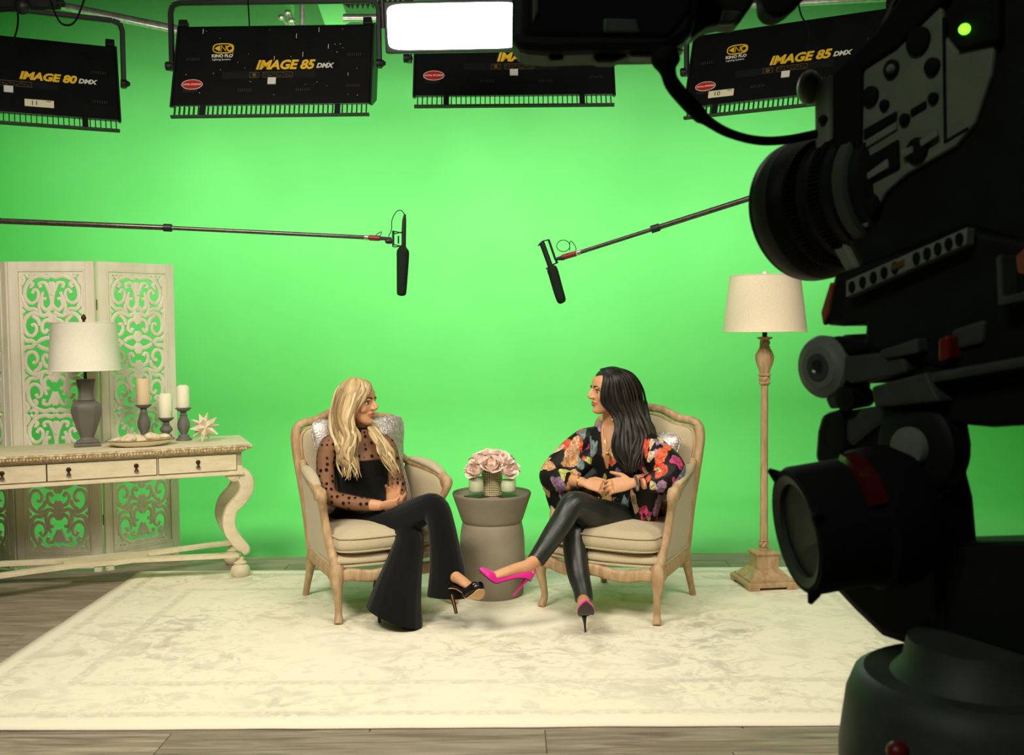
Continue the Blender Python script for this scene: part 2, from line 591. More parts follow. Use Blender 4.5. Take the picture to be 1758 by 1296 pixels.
    def ball(s, c, r, n=12, m=8, xf=None):
        if not isinstance(r, tuple):
            r = (r, r, r)
        rings = []
        for i in range(1, m):
            ph = PI * i / m - PI / 2
            rings.append([(c[0] + r[0] * math.cos(ph) * math.cos(2 * PI * j / n), c[1] + r[1] * math.cos(ph) * math.sin(2 * PI * j / n),
                           c[2] + r[2] * math.sin(ph)) for j in range(n)])
        return s.loft(rings, True, False, xf)

    def build(s, name, m, parent=None, world=False, smooth=True, ang=38, label=None, kind=None, bevel=0, flip=True):
        vs = s.v
        off = V((0, 0, 0))
        if parent is not None and world:
            off = ORG.get(parent.name, V((0, 0, 0)))
        loc = V((0, 0, 0))
        if parent is None:
            xs = [v[0] for v in vs]
            ys = [v[1] for v in vs]
            off = loc = V(((min(xs) + max(xs)) / 2, (min(ys) + max(ys)) / 2, min(v[2] for v in vs)))
        me = bpy.data.meshes.new(name)
        me.from_pydata([(v[0] - off.x, v[1] - off.y, v[2] - off.z) for v in vs], [], s.f)
        me.validate()
        return finish(me, name, m, parent, loc, off, smooth, ang, label, kind, flip, bevel)


def finish(me, name, m, parent=None, loc=V((0, 0, 0)), off=None, smooth=True, ang=38, label=None, kind=None, flip=True, bevel=0):
    if flip:
        bm = bmesh.new()
        bm.from_mesh(me)
        bmesh.ops.recalc_face_normals(bm, faces=bm.faces)
        bm.to_mesh(me)
        bm.free()
    if smooth:
        me.shade_smooth()
        if ang < 180:
            me.set_sharp_from_angle(angle=R(ang))
    o = bpy.data.objects.new(name, me)
    COL.objects.link(o)
    me.materials.append(m)
    o.location = loc
    if parent is not None:
        o.parent = parent
    ORG[o.name] = V(off) if off is not None else V((0, 0, 0))
    if bevel:
        bv = o.modifiers.new('bevel', 'BEVEL')
        bv.width = bevel
        bv.segments = 2
        bv.limit_method = 'ANGLE'
    if label:
        o['label'] = label
    if kind:
        o['kind'] = kind
    return o


def empty(name, loc, rz=0.0, rot=None):
    o = bpy.data.objects.new(name, None)
    COL.objects.link(o)
    o.location = loc
    o.rotation_euler = rot if rot else (0, 0, rz)
    o.empty_display_size = 0.1
    ORG[o.name] = V(loc)
    return o


def tag(o, label, cat, group=None):
    o['label'] = label
    o['category'] = cat
    if group:
        o['group'] = group
    return o


def struct(o):
    o['kind'] = 'structure'
    return o


def fuse(mb, voxel, smooth=4, fac=0.5):
    """one continuous skin over overlapping closed shapes"""
    me = bpy.data.meshes.new('tmp')
    me.from_pydata(mb.v, [], mb.f)
    bm = bmesh.new()
    bm.from_mesh(me)
    bmesh.ops.recalc_face_normals(bm, faces=bm.faces)
    bm.to_mesh(me)
    bm.free()
    o = bpy.data.objects.new('tmp', me)
    COL.objects.link(o)
    r = o.modifiers.new('r', 'REMESH')
    r.mode = 'VOXEL'
    r.voxel_size = voxel
    if smooth:
        sm = o.modifiers.new('s', 'SMOOTH')
        sm.iterations = smooth
        sm.factor = fac
    dg = bpy.context.evaluated_depsgraph_get()
    out = bpy.data.meshes.new_from_object(o.evaluated_get(dg))
    bpy.data.objects.remove(o)
    return out


def fused(mb, voxel, name, m, parent, smooth=4, cut=None, label=None, fac=0.5, slices=None):
    """mb in world coordinates"""
    me = fuse(mb, voxel, smooth, fac)
    if slices:
        bm = bmesh.new()
        bm.from_mesh(me)
        for inside, co, no in slices:
            vs = [v for v in bm.verts if inside(v.co)]
            es = [e for e in bm.edges if all(inside(v.co) for v in e.verts)]
            fs = [f for f in bm.faces if all(inside(v.co) for v in f.verts)]
            bmesh.ops.bisect_plane(bm, geom=vs + es + fs, dist=1e-5, plane_co=co, plane_no=no)
        bm.to_mesh(me)
        bm.free()
    if cut:
        bm = bmesh.new()
        bm.from_mesh(me)
        dead = [f for f in bm.faces if cut(f.calc_center_median())]
        bmesh.ops.delete(bm, geom=dead, context='FACES')
        bm.to_mesh(me)
        bm.free()
    off = ORG[parent.name]
    me.transform(Matrix.Translation(-off))
    me.materials.clear()
    return finish(me, name, m, parent, V((0, 0, 0)), off, True, 180, label, None, False)


def text_mesh(txt, size, shear=0.0, bold=0.0, ext=0.002, align='LEFT', space=1.0):
    cu = bpy.data.curves.new('t', 'FONT')
    cu.body = txt
    cu.size = size
    cu.shear = shear
    cu.offset = bold
    cu.extrude = ext
    cu.align_x = align
    cu.space_character = space
    cu.resolution_u = 3
    o = bpy.data.objects.new('t', cu)
    COL.objects.link(o)
    dg = bpy.context.evaluated_depsgraph_get()
    me = bpy.data.meshes.new_from_object(o.evaluated_get(dg))
    bpy.data.objects.remove(o)
    return me


def text_obj(name, txt, size, xf, m, parent, **k):
    me = text_mesh(txt, size, **k)
    me.transform(xf)
    me.materials.clear()
    return finish(me, name, m, parent, smooth=False, flip=False)


def circle(r, n=24, ry=None, p=2.0, c=(0, 0)):
    out = []
    for j in range(n):
        t = 2 * PI * j / n
        x, y = math.cos(t), math.sin(t)
        if p != 2:
            x = math.copysign(abs(x) ** (2 / p), x)
            y = math.copysign(abs(y) ** (2 / p), y)
        out.append((c[0] + r * x, c[1] + (ry if ry else r) * y))
    return out


def copy_tree(o, parent=None):
    c = o.copy()
    COL.objects.link(c)
    c.parent = parent
    for ch in o.children:
        copy_tree(ch, c)
    return c

# ------------------------------------------------------------------ the setting
EDGE = 6.04
mb = MB().box((0, 1.9, -0.05), (9.6, 9.0, 0.08))
floor = struct(mb.build('floor', M['plank'], smooth=False))
floor['label'] = 'grey oak laminate floor boards'
ROW, LEN = 0.19, 1.30
a, b, h = LEN / 2 - 0.0012, ROW / 2 - 0.0012, 0.0
pl = MB()
pl.add([(-a, -b, -0.010), (a, -b, -0.010), (a, b, -0.010), (-a, b, -0.010),
        (-a, -b, -0.002), (a, -b, -0.002), (a, b, -0.002), (-a, b, -0.002),
        (-a + .002, -b + .002, 0), (a - .002, -b + .002, 0), (a - .002, b - .002, 0), (-a + .002, b - .002, 0)],
       [(8, 9, 10, 11), (0, 1, 5, 4), (1, 2, 6, 5), (2, 3, 7, 6), (3, 0, 4, 7), (4, 5, 9, 8), (5, 6, 10, 9), (6, 7, 11, 10), (7, 4, 8, 11), (3, 2, 1, 0)])
p0 = pl.build('plank', M['plank'], floor, smooth=False)
ORG0 = ORG['floor']
first = True
for i in range(31):
    y = EDGE - ROW / 2 - i * ROW
    sh = (i * 0.47) % 1.0 * LEN
    for j in range(-4, 4):
        x = j * LEN + sh
        if abs(x) > 4.4:
            continue
        o = p0 if first else p0.copy()
        if not first:
            COL.objects.link(o)
        first = False
        o.location = (x - ORG0.x, y - ORG0.y, 0.0 - ORG0.z)

# painted cyclorama: floor strip, cove and wall in one sheet, with side returns
prof = [(EDGE + 0.002, -0.002), (EDGE + 1.5, -0.002)]
cy, rr = 7.75, 0.75
for k in range(0, 13):
    t = PI / 2 * k / 12
    prof.append((cy + rr * math.sin(t), -0.002 + rr * (1 - math.cos(t))))
prof.append((cy + rr, 4.4))
rings = []
for x in (-4.7, 4.7):
    rings.append([(x, p[0], p[1]) for p in prof])
mb = MB().loft(rings, cap=False, wrap=False)
wb = struct(mb.build('wall_back', M['green'], ang=180, flip=False))
sol = wb.modifiers.new('thick', 'SOLIDIFY')
sol.thickness = 0.05
sol.offset = 1
for nm, x in (('wall_left', -4.78), ('wall_right', 4.78)):
    o = struct(MB().box((x, 7.3, 2.2), (0.1, 2.8, 4.4)).build(nm, M['green'], smooth=False))
for nm, x in (('wall_left', -4.78), ('wall_right', 4.78)):
    struct(MB().box((x, 1.75, 2.2), (0.1, 8.3, 4.4)).build(nm, M['drywall'], smooth=False))
struct(MB().box((0, -2.5, 2.2), (9.6, 0.1, 4.4)).build('wall_front', M['drywall'], smooth=False))
struct(MB().box((0, 3.0, 4.45), (9.8, 11.2, 0.1)).build('ceiling', M['drywall'], smooth=False))

# rug
rx, ry = RUG_HX, RUG_HY
nx, ny = 90, 50
def edge_wave(u, s):
    return 0.012 * mnoise.noise(V((u * 1.3, s, 0))) + 0.006 * mnoise.noise(V((u * 4, s, 3)))
vs, fs = [], []
for k, z in ((0, 0.001), (1, 0.011)):
    for j in range(ny + 1):
        for i in range(nx + 1):
            u, w = i / nx * 2 - 1, j / ny * 2 - 1
            x = u * (rx + edge_wave(w * ry, 5 if u > 0 else 9))
            y = w * (ry + edge_wave(u * rx, 1 if w > 0 else 2))
            zz = z
            if k:
                zz += 0.001 * mnoise.noise(V((x * 2, y * 2, 0)))
                if max(abs(u) * rx - rx, abs(w) * ry - ry) > -0.004:
                    zz = 0.007
            vs.append((x, y, zz))
n1 = (nx + 1) * (ny + 1)
for j in range(ny):
    for i in range(nx):
        q = j * (nx + 1) + i
        fs.append((q + n1, q + 1 + n1, q + nx + 2 + n1, q + nx + 1 + n1))
        fs.append((q, q + nx + 1, q + nx + 2, q + 1))
for i in range(nx):
    fs.append((i, i + 1, i + 1 + n1, i + n1))
    q = ny * (nx + 1) + i
    fs.append((q + 1, q, q + n1, q + 1 + n1))
for j in range(ny):
    q = j * (nx + 1)
    fs.append((q + nx + 1, q, q + n1, q + nx + 1 + n1))
    q += nx
    fs.append((q, q + nx + 1, q + nx + 1 + n1, q + n1))
me = bpy.data.meshes.new('rug')
me.from_pydata(vs, [], fs)
rug = finish(me, 'rug', M['rug'], None, V((-0.05, 4.53, 0)), ang=180, flip=True)
rug.rotation_euler.z = R(-0.4)
tag(rug, 'large cream and grey rug with faded oriental pattern under the armchairs', 'rug')


# ------------------------------------------------------------------ console table
TZ = 0.765
c0 = G(434, 762, TZ)
ang_c = R(22.5)
U = V((-math.cos(ang_c), -math.sin(ang_c), 0))     # along the front towards the left
W = V((-math.sin(ang_c), math.cos(ang_c), 0))      # to the back


def s_at(px, py):
    r = ray(px, py)
    t = ((c0 - V((0, 0, H))).dot(W)) / r.dot(W)
    p = V((0, 0, H)) + r * t
    return (p - c0).dot(U)


sA, sB = s_at(271, 790), s_at(80, 800)
LC = sA + sB                     # the middle drawer sits in the middle
DC = 0.52
base = c0 + U * (LC / 2) + W * (DC / 2)
con = tag(empty('console_table', (base.x, base.y, 0), ang_c), 'distressed cream painted console table with three drawers and scrolled legs', 'console table')
hl, hd = LC / 2, DC / 2
# table top: slab with a carved moulded edge
mb = MB()
def rrect(x, y, z):
    return [(-x, -y, z), (x, -y, z), (x, y, z), (-x, y, z)]
mb.loft([rrect(hl - .012, hd - .012, TZ - .006), rrect(hl - .004, hd - .004, TZ - .002), rrect(hl - .008, hd - .008, TZ)])
top = mb.build('table_top', M['distress'], con, ang=30)
mb = MB().loft([rrect(hl - .045, hd - .045, TZ - .044), rrect(hl - .035, hd - .035, TZ - .036), rrect(hl - .022, hd - .022, TZ - .030),
                rrect(hl - .004, hd - .004, TZ - .016), rrect(hl, hd, TZ - .010), rrect(hl - .006, hd - .006, TZ - .004)])
n = int(LC / 0.016)
for i in range(n):                                  # carved leaf beading along the front edge
    x = -hl + .02 + i * (LC - .04) / n
    mb.ball((x, -hd + .012, TZ - .021), (.007, .008, .010), 6, 4)
for i in range(int(DC / .016) - 1):
    mb.ball((hl - .012, -hd + .02 + i * .016, TZ - .021), (.008, .007, .010), 6, 4)
mb.build('carved_edge', M['edgewear'], top, ang=50)
AX, AY = hl - .055, hd - .055
mb = MB()
mb.box((0, -AY + .012, TZ - .099), (2 * AX, .024, .112))
mb.box((0, AY - .012, TZ - .099), (2 * AX, .024, .112))
mb.box((AX - .012, 0, TZ - .099), (.024, 2 * AY, .112))
mb.box((-AX + .012, 0, TZ - .099), (.024, 2 * AY, .112))
mb.build('apron', M['distress'], con, smooth=False)
mb = MB()
mb.box((0, -AY + .004, TZ - .163), (2 * AX + .012, .05, .018))
mb.box((0, AY - .02, TZ - .178), (2 * AX - .1, .03, .05))
mb.build('lower_rail', M['distress'], con, smooth=False, bevel=.003)
# drawers
def knob(par, x, y, z):
    k = MB()
    k.lathe([(.012, 0), (.013, .003), (.009, .006), (.004, .010)], 8, xf=Matrix.Translation((x, y, z)) @ Matrix.Rotation(PI / 2, 4, 'X'))
    k.build('backplate', M['bronze'], par)
    k = MB()
    k.lathe([(.003, -.012), (.007, -.016), (.005, -.021), (.006, -.024), (.012, -.030), (.013, -.033), (.004, -.034)], 8, (x, y - .008, z + .004))
    k.build('drop_pull', M['bronze'], par)
dl = [(hl - sA + .006, AX - .030), (-(hl - sA) + .0, hl - sA - .006), (-AX + .03, -(hl - sA) - .006)]
for i, (x0, x1) in enumerate(dl):
    z0, z1 = TZ - .146, TZ - .058
    d = MB().box(((x0 + x1) / 2, -AY - .003, (z0 + z1) / 2), (x1 - x0, .012, z1 - z0)).build('drawer', M['distress'], con, smooth=False, bevel=.002)
    g = MB()
    for (a0, b0, a1, b1) in ((x0 - .003, z0 - .003, x1 + .003, z0 + .0005), (x0 - .003, z1 - .0005, x1 + .003, z1 + .003),
                             (x0 - .003, z0, x0 + .0005, z1), (x1 - .0005, z0, x1 + .003, z1)):
        g.box(((a0 + a1) / 2, -AY - .001, (b0 + b1) / 2), (a1 - a0, .005, b1 - b0))
    g.build('drawer_gap', M['bronze'], d, smooth=False)
    if i == 1:
        for q in (.19, .81):
            knob(d, x0 + (x1 - x0) * q, -AY - .009, (z0 + z1) / 2 + .012)
    else:
        knob(d, (x0 + x1) / 2, -AY - .009, (z0 + z1) / 2 + .012)
# scroll legs: sawn S shape with edge, block and ball foot
for sx in (1, -1):
    for sy in (-1, 1):
        lx, ly = sx * (AX - .035), sy * (AY - .03)
        S = [(-.028, .590), (-.012, .575), (.022, .592), (.055, .560), (.060, .505), (.030, .450), (-.022, .395), (-.042, .325), (-.026, .255),
             (.016, .195), (.048, .160), (.03, .142)]
        rad = [.016, .026, .040, .043, .040, .036, .034, .036, .036, .034, .026, .014]
        q = crom([(x, z, r) for (x, z), r in zip(S, rad)], 5)
        mb = MB()
        mb.sweep([(lx + sx * x, ly, z) for x, z, r in q], [(.030, r) for x, z, r in q], 12, up=(0, 1, 0), sq=6, rot=PI / 12)
        mb = MB()
        mb.sweep([(lx + sx * x, ly, z) for x, z, r in q], [(r, .032) for x, z, r in q], 12, up=(0, 1, 0), sq=6)
        mb.lathe([(.026, -.034), (.030, -.030), (.030, .030), (.026, .034)], 16, xf=Matrix.Translation((lx - sx * .022, ly, .590)) @ Matrix.Rotation(PI / 2, 4, 'X'))
        mb.lathe([(.022, -.034), (.026, -.030), (.026, .030), (.022, .034)], 16, xf=Matrix.Translation((lx + sx * .042, ly, .165)) @ Matrix.Rotation(PI / 2, 4, 'X'))
        mb.box((lx, ly, .612), (.075, .064, .06))
        leg = mb.build('leg', M['distress'], con, ang=45)
        MB().lathe([(.020, .122), (.022, .118), (.022, .098), (.034, .092), (.036, .086), (.030, .080), (.046, .066), (.054, .045), (.048, .020), (.034, .003), (.030, 0)], 20,
                   (lx + sx * .018, ly, 0)).build('ball_foot', M['distress'], leg)
for sy in (-1, 1):                                   # bowed flat stretchers
    ff = AX - .02
    q = crom([(-ff, sy * (AY - .03)), (-ff * .75, sy * (AY - .06)), (-ff * .4, sy * .09), (0, sy * .045), (ff * .4, sy * .09), (ff * .75, sy * (AY - .06)), (ff, sy * (AY - .03))], 6)
    MB().sweep([(x, y, .132) for x, y in q], (.036, .011), 8, up=(0, 0, 1), sq=7, rot=0).build('stretcher', M['distress'], con, ang=40)
MB().prism(circle(.22, 24, .10, 3), .122, .146).build('stretcher_shelf', M['distress'], con, ang=40)


# ------------------------------------------------------------------ carved folding screen
def fret_curves():
    """half of one repeat, u from the axis (0) to the stile (1), v along the height (0..1)"""
    C = []
    C.append([(.0, .02, .9), (.14, .05, 1.1), (.38, .03, 1), (.66, .08, 1), (.86, .20, 1), (.88, .34, .9), (.70, .42, .9), (.50, .38, .8), (.44, .28, .8), (.55, .22, .7), (.64, .28, .9)])
    C.append([(.0, .30, 1.3), (.10, .22, 1), (.22, .13, .9), (.40, .14, .8), (.36, .20, .9)])
    C.append([(.0, .46, 1.2), (.18, .52, 1), (.34, .46, .9), (.30, .36, .8), (.18, .36, .9)])
    C.append([(.05, .55, 1), (.30, .60, 1), (.62, .56, 1), (.86, .62, 1), (.96, .74, 1), (.86, .86, .9), (.66, .88, .9), (.54, .80, .8), (.60, .72, .7), (.70, .74, .9)])
    C.append([(.0, .72, 1.2), (.14, .66, 1), (.32, .70, .9), (.36, .80, .8), (.26, .84, .9), (.18, .79, .9)])
    C.append([(.0, .98, 1), (.16, .92, 1), (.38, .94, 1), (.52, .98, .8)])
    C.append([(1.0, .02, 1), (.90, .08, 1), (.99, .16, .8)])
    C.append([(1.02, .30, .8), (.93, .42, 1.1), (.80, .50, 1), (.60, .50, .9), (.46, .54, .7)])
    C.append([(1.02, .52, 1), (.90, .55, .8)])
    C.append([(1.02, .90, .8), (.90, .95, 1.1), (.70, .96, 1), (.56, 1.02, .8)])
    C.append([(.60, .0, .8), (.72, .05, .8), (.84, .02, .7)])
    C.append([(.28, .26, .7), (.44, .46, .8), (.38, .58, .7)])
    C.append([(.0, .58, .9), (.07, .62, 1.3), (.0, .68, .9)])
    C.append([(.0, .12, 1.0), (.05, .17, 1.3), (.0, .24, 1.0)])
    C.append([(.0, .84, 1.0), (.06, .89, 1.4), (.0, .96, 1.0)])
    C.append([(.66, .60, .8), (.48, .66, 1.0), (.44, .74, .7)])
    C.append([(.74, .10, .8), (.62, .15, 1.0), (.70, .20, .7)])
    return C


PW, PH = 0.49, 1.80
def make_panel():
    r = empty('screen_panel', (0, 0, 0))
    st = 0.048
    mb = MB()
    for x in (0.004 + st / 2, PW - .004 - st / 2):
        mb.box((x, 0, PH / 2 + .02), (st, .028, PH - .04))
    for z in (PH - st / 2 - .0, .0625):
        mb.box((PW / 2, 0, z), (PW - 2 * st - .008, .028, st if z > 1 else .085))
    fr = mb.build('frame', M['whitewash'], r, smooth=False, bevel=.003)
    x0, x1, z0, z1 = st + .004, PW - st - .004, .105, PH - st
    mb = MB()
    for (ix, w, y) in ((0.0, .009, -.010), (.011, .016, -.002)):
        for (cx, cz, sx, sz) in ((x0 + ix + w / 2, (z0 + z1) / 2, w, z1 - z0 - 2 * ix), (x1 - ix - w / 2, (z0 + z1) / 2, w, z1 - z0 - 2 * ix),
                                 ((x0 + x1) / 2, z0 + ix + w / 2, x1 - x0 - 2 * ix - 2 * w, w), ((x0 + x1) / 2, z1 - ix - w / 2, x1 - x0 - 2 * ix - 2 * w, w)):
            mb.box((cx, y, cz), (sx, .016, sz))
    mb.build('moulding', M['whitewash'], r, smooth=False)
    fx0, fx1, fz0, fz1 = x0 + .022, x1 - .022, z0 + .022, z1 - .022
    hw, mid = (fx1 - fx0) / 2, (fx0 + fx1) / 2
    NR = 4
    ch = (fz1 - fz0) / NR
    mb = MB()
    for c in range(NR):
        for C in fret_curves():
            for sg in (1, -1):
                q = crom(C, 4)
                pts = []
                for u, v, w in q:
                    vv = v if c % 2 == 0 else 1 - v
                    pts.append((mid + sg * u * hw, -.004, fz1 - (c + vv) * ch))
                mb.sweep(pts, [(.0128 * w, .009) for u, v, w in q], 6, up=(0, 1, 0))
        # spine boss
        zc = fz1 - (c + .4) * ch
        mb.prism([(mid - .018, zc - .05), (mid + .018, zc - .05), (mid + .010, zc), (mid + .020, zc + .05), (mid - .020, zc + .05), (mid - .010, zc)], -.004, .008, ax=(1, 0, 0), ay=(0, 0, 1))
    mb.build('fretwork', M['whitewash'], r, ang=60, label='pierced scrollwork carving')
    for x in (.03, PW - .03):
        MB().box((x, 0, .01), (.04, .026, .02)).build('foot', M['whitewash'], r, smooth=False)
    return r


scr = empty('folding_screen', (-2.39, 5.72, 0))
tag(scr, 'tall whitewashed folding screen with pierced scrollwork panels behind the console table', 'folding screen')
pan = make_panel()
def set_panel(o, a, b):
    a, b = V(a), V(b)
    o.parent = scr
    o.location = (a.x + 2.39, a.y - 5.72, 0)
    o.rotation_euler.z = math.atan2(b.y - a.y, b.x - a.x)
    return o
F1 = V((-2.392, 5.715))
A1 = F1 + V((-.4885, -.02))
set_panel(pan, A1, F1)
B1 = F1 + V((.315, .378))
p2 = copy_tree(pan); set_panel(p2, F1 + V((.006, .004)), B1)
p3 = copy_tree(pan); set_panel(p3, A1 + V((-.43, .23)), A1 + V((-.006, .002)))
for p in (pan, p2, p3):
    pass
for q in (F1, A1):
    for z in (.3, .95, 1.55):
        MB().lathe([(.006, -.03), (.006, .03)], 8, (q.x + .003, q.y + .016, z)).build('hinge', M['bronze'], scr, world=True)

# ------------------------------------------------------------------ things on the console
def on_table(px, back):
    """point on the table top under photo column px, 'back' metres behind the front edge"""
    q = c0 + W * back
    r = ray(px, 757)
    t = (q - V((0, 0, H))).dot(W) / r.dot(W)
    w = V((0, 0, H)) + r * t
    return V((w.x, w.y, TZ))


# table lamp
p = on_table(150, .30)
lamp = tag(empty('table_lamp', p, ang_c), 'table lamp with white drum shade and grey square ceramic base', 'lamp')
mb = MB()
mb.box((0, 0, .009), (.135, .085, .018))
mb.box((0, 0, .024), (.115, .070, .014))
mb.build('foot', M['greyceramic'], lamp, smooth=False, bevel=.004)
prof = crom([(.050, .030), (.036, .045), (.040, .060), (.058, .11), (.076, .17), (.078, .20), (.066, .225), (.042, .238)], 4)
mb = MB()
def sqr(r, z, k=.62):
    out = []
    for x, y in ((-1, -.55), (-.55, -1), (.55, -1), (1, -.55), (1, .55), (.55, 1), (-.55, 1), (-1, .55)):
        out.append((x * r, y * r * k, z))
    return out
mb.loft([sqr(r, z) for r, z in prof])
mb.build('lower_body', M['greyceramic'], lamp, ang=30)
prof = crom([(.043, .238), (.047, .243), (.042, .250), (.039, .285), (.044, .325), (.048, .345), (.044, .350), (.012, .352)], 3)
MB().loft([sqr(r, z) for r, z in prof]).build('neck', M['greyceramic'], lamp, ang=30)
MB().lathe([(.009, .35), (.009, .42), (.014, .425), (.014, .47), (.003, .475), (.003, .650)], 12).build('stem', M['bronze'], lamp)
def shade(par, m, r0, r1, z0, z1, n=48):
    mb = MB()
    t = .003
    mb.lathe([(r0, z0), (r1, z1), (r1 - t, z1), (r0 - t, z0)], n)
    mb.f = [f for f in mb.f if len(f) == 4]
    k = n
    mb.f += [(3 * k + j, 3 * k + (j + 1) % k, (j + 1) % k, j) for j in range(k)]
    s = mb.build('shade', m, par, ang=60)
    for r, z in ((r0, z0), (r1, z1)):
        MB().sweep([(r * math.cos(2 * PI * j / 40), r * math.sin(2 * PI * j / 40), z) for j in range(40)], .0028, 6, closed=True).build('trim_band', m, s)
    g = MB()
    for j in range(3):
        a = 2 * PI * j / 3
        g.sweep([(0, 0, z1 - .015), (math.cos(a) * (r1 - .004), math.sin(a) * (r1 - .004), z1 - .003)], .0018, 5)
    g.build('spider', M['steel'], s)
    return s
shade(lamp, M['shadewhite'], .186, .168, .398, .642)
MB().lathe([(.004, .640), (.010, .648), (.006, .654), (.013, .662), (.014, .670), (.008, .680), (.001, .688)], 14).build('finial', M['bronze'], lamp)
lamp.scale = (1, 1, 1.06)

# plate of shells
p = on_table(241, .20)
pl = tag(empty('oval_plate', p, ang_c), 'white oval plate with dark rim holding shells on the console table', 'plate')
prof = [(.10, .002), (.12, .002), (.155, .016), (.178, .030), (.180, .034), (.176, .034), (.150, .020), (.115, .010), (.02, .008)]
xs = Matrix.Diagonal((1, .72, 1, 1))
MB().lathe(prof, 40, xf=xs).build('dish', M['plate'], pl, ang=60)
MB().sweep([(.178 * math.cos(2 * PI * j / 48), .128 * math.sin(2 * PI * j / 48), .0345) for j in range(48)], .0022, 6, closed=True).build('rim', M['rimdark'], pl)
shl = [(-.125, -.03, .030, .026, .022, 'shell', 'small pale spiral sea shell'), (-.062, .0, .058, .045, .042, 'shell', 'big rounded cream sea shell'),
       (-.005, .03, .056, .042, .044, 'shell', 'cream scallop shell'), (.072, .01, .052, .044, .045, 'shell', 'domed ivory sea shell'),
       (.128, -.005, .036, .032, .030, 'shell', 'little round white sea shell'),
       (.02, -.045, .026, .020, .018, 'shellb', 'small brown speckled shell'), (.052, -.055, .020, .016, .014, 'shellb', 'tiny brown cone shell'),
       (-.01, -.062, .022, .017, .014, 'shell', 'tiny cream snail shell')]
Rz = Matrix.Rotation(ang_c, 3, 'Z')
for i, (x, y, rx_, ry_, rz_, mm, nm) in enumerate(shl):
    w = p + Rz @ V((x, y, .012 + .020 * (abs(x) / .13)))
    mb = MB()
    rings = []
    nu, nv = 28, 9
    for a_ in range(1, nv):
        ph = PI * a_ / nv - PI / 2
        ring = []
        for j in range(nu):
            th = 2 * PI * j / nu
            rib = 1 + .05 * math.cos(th * 9 + i)
            z = rz_ * (.5 + .5 * math.sin(ph)) * (1 + .15 * math.cos(th))
            ring.append((rx_ * math.cos(ph) * math.cos(th) * rib, ry_ * math.cos(ph) * math.sin(th) * rib, z))
        rings.append(ring)
    mb.loft(rings)
    sw = [(rx_ * .7 * math.cos(t) * (1 - t / 14), ry_ * .6 * math.sin(t) * (1 - t / 14), rz_ * (.35 + t / 16)) for t in [k * .5 for k in range(18)]]
    mb.sweep(sw, [rz_ * .16, rz_ * .05], 6)
    o = mb.build('sea_shell', M[mm])
    o.location = w
    o.rotation_euler.z = ang_c + i * 1.1
    tag(o, nm + ' on the oval plate', 'shell', 'shells on the oval plate')

# candle holders and pillar candles
def candle_set(px, pyb, hh, ch, cr, wax, nm, wn):
    p = on_table(px, pyb)
    o = empty('candle_holder', p)
    k = hh
    prof = [(.044, 0), (.045, .006), (.040, .012), (.030, .020), (.030, .028), (.018, .036)]
    body = [(.020, .040), (.034, .062), (.036, .080), (.028, .100), (.019, .115), (.022, .119), (.017, .124)]
    s2 = (k - .075) / .085 if k > .12 else .75
    prof2 = prof + [(r, .036 + (z - .036) * s2) for r, z in body]
    zt = prof2[-1][1]
    MB().lathe(prof2, 24).build('turned_base', M['greywood'], o, ang=50)
    up_ = [(.017, zt), (.017, zt + (k - zt) * .35), (.024, zt + (k - zt) * .42), (.022, zt + (k - zt) * .55), (.033, k - .016), (.034, k - .012), (.044, k - .006), (.045, k), (.038, k + .001)]
    MB().lathe(up_, 24).build('drip_cup', M['greywood'], o, ang=50)
    tag(o, nm, 'candle holder', 'turned grey candle holders')
    c = MB()
    c.lathe([(cr - .001, 0), (cr, .003), (cr, ch - .006), (cr - .004, ch - .001), (cr * .55, ch + (.005 if wn[0] == 'w' else -.004)), (.002, ch - .006)], 28)
    c.v = [(x, y, z) for x, y, z in c.v]
    ce = empty('pillar_candle', p + V((0, 0, k + .002)))
    c.build('wax_body', wax, ce, ang=50)
    MB().sweep([(0, 0, ch - .008), (.001, 0, ch + .002), (.003, 0, ch + .008)], .0012, 5).build('wick', M['rimdark'], ce)
    tag(ce, wn, 'candle', 'pillar candles on the grey holders')
candle_set(248, .46, .208, .150, .0385, M['waxpink'], 'tall grey turned candle holder behind the oval plate', 'beige pillar candle on the tallest holder')
candle_set(286, .45, .128, .135, .0375, M['wax'], 'shortest grey turned candle holder on the console table', 'white pillar candle on the shortest holder')
candle_set(316, .37, .188, .125, .0355, M['wax'], 'grey turned candle holder beside the white star', 'white pillar candle on the holder next to the star')

# faceted star (spiky polyhedron)
p = on_table(352, .24)
bm = bmesh.new()
bmesh.ops.create_icosphere(bm, subdivisions=1, radius=.040)
bm.faces.ensure_lookup_table()
vs, fs = [], []
for f in bm.faces:
    c = f.calc_center_median()
    nrm = c.normalized()
    i0 = len(vs)
    tri = [v.co.copy() for v in f.verts]
    vs += [t for t in tri] + [nrm * .088]
    fs += [(i0, i0 + 1, i0 + 3), (i0 + 1, i0 + 2, i0 + 3), (i0 + 2, i0, i0 + 3)]
bm.free()
rt = Matrix.Rotation(.35, 3, 'X') @ Matrix.Rotation(.4, 3, 'Y')
vs = [rt @ V(v) for v in vs]
zm = min(v.z for v in vs)
mb = MB()
mb.add([(v.x + p.x, v.y + p.y, v.z - zm + TZ) for v in vs], fs)
tag(mb.build('star_ornament', M['starwhite'], smooth=False), 'white faceted star ornament with pointed spikes on the table end', 'ornament')

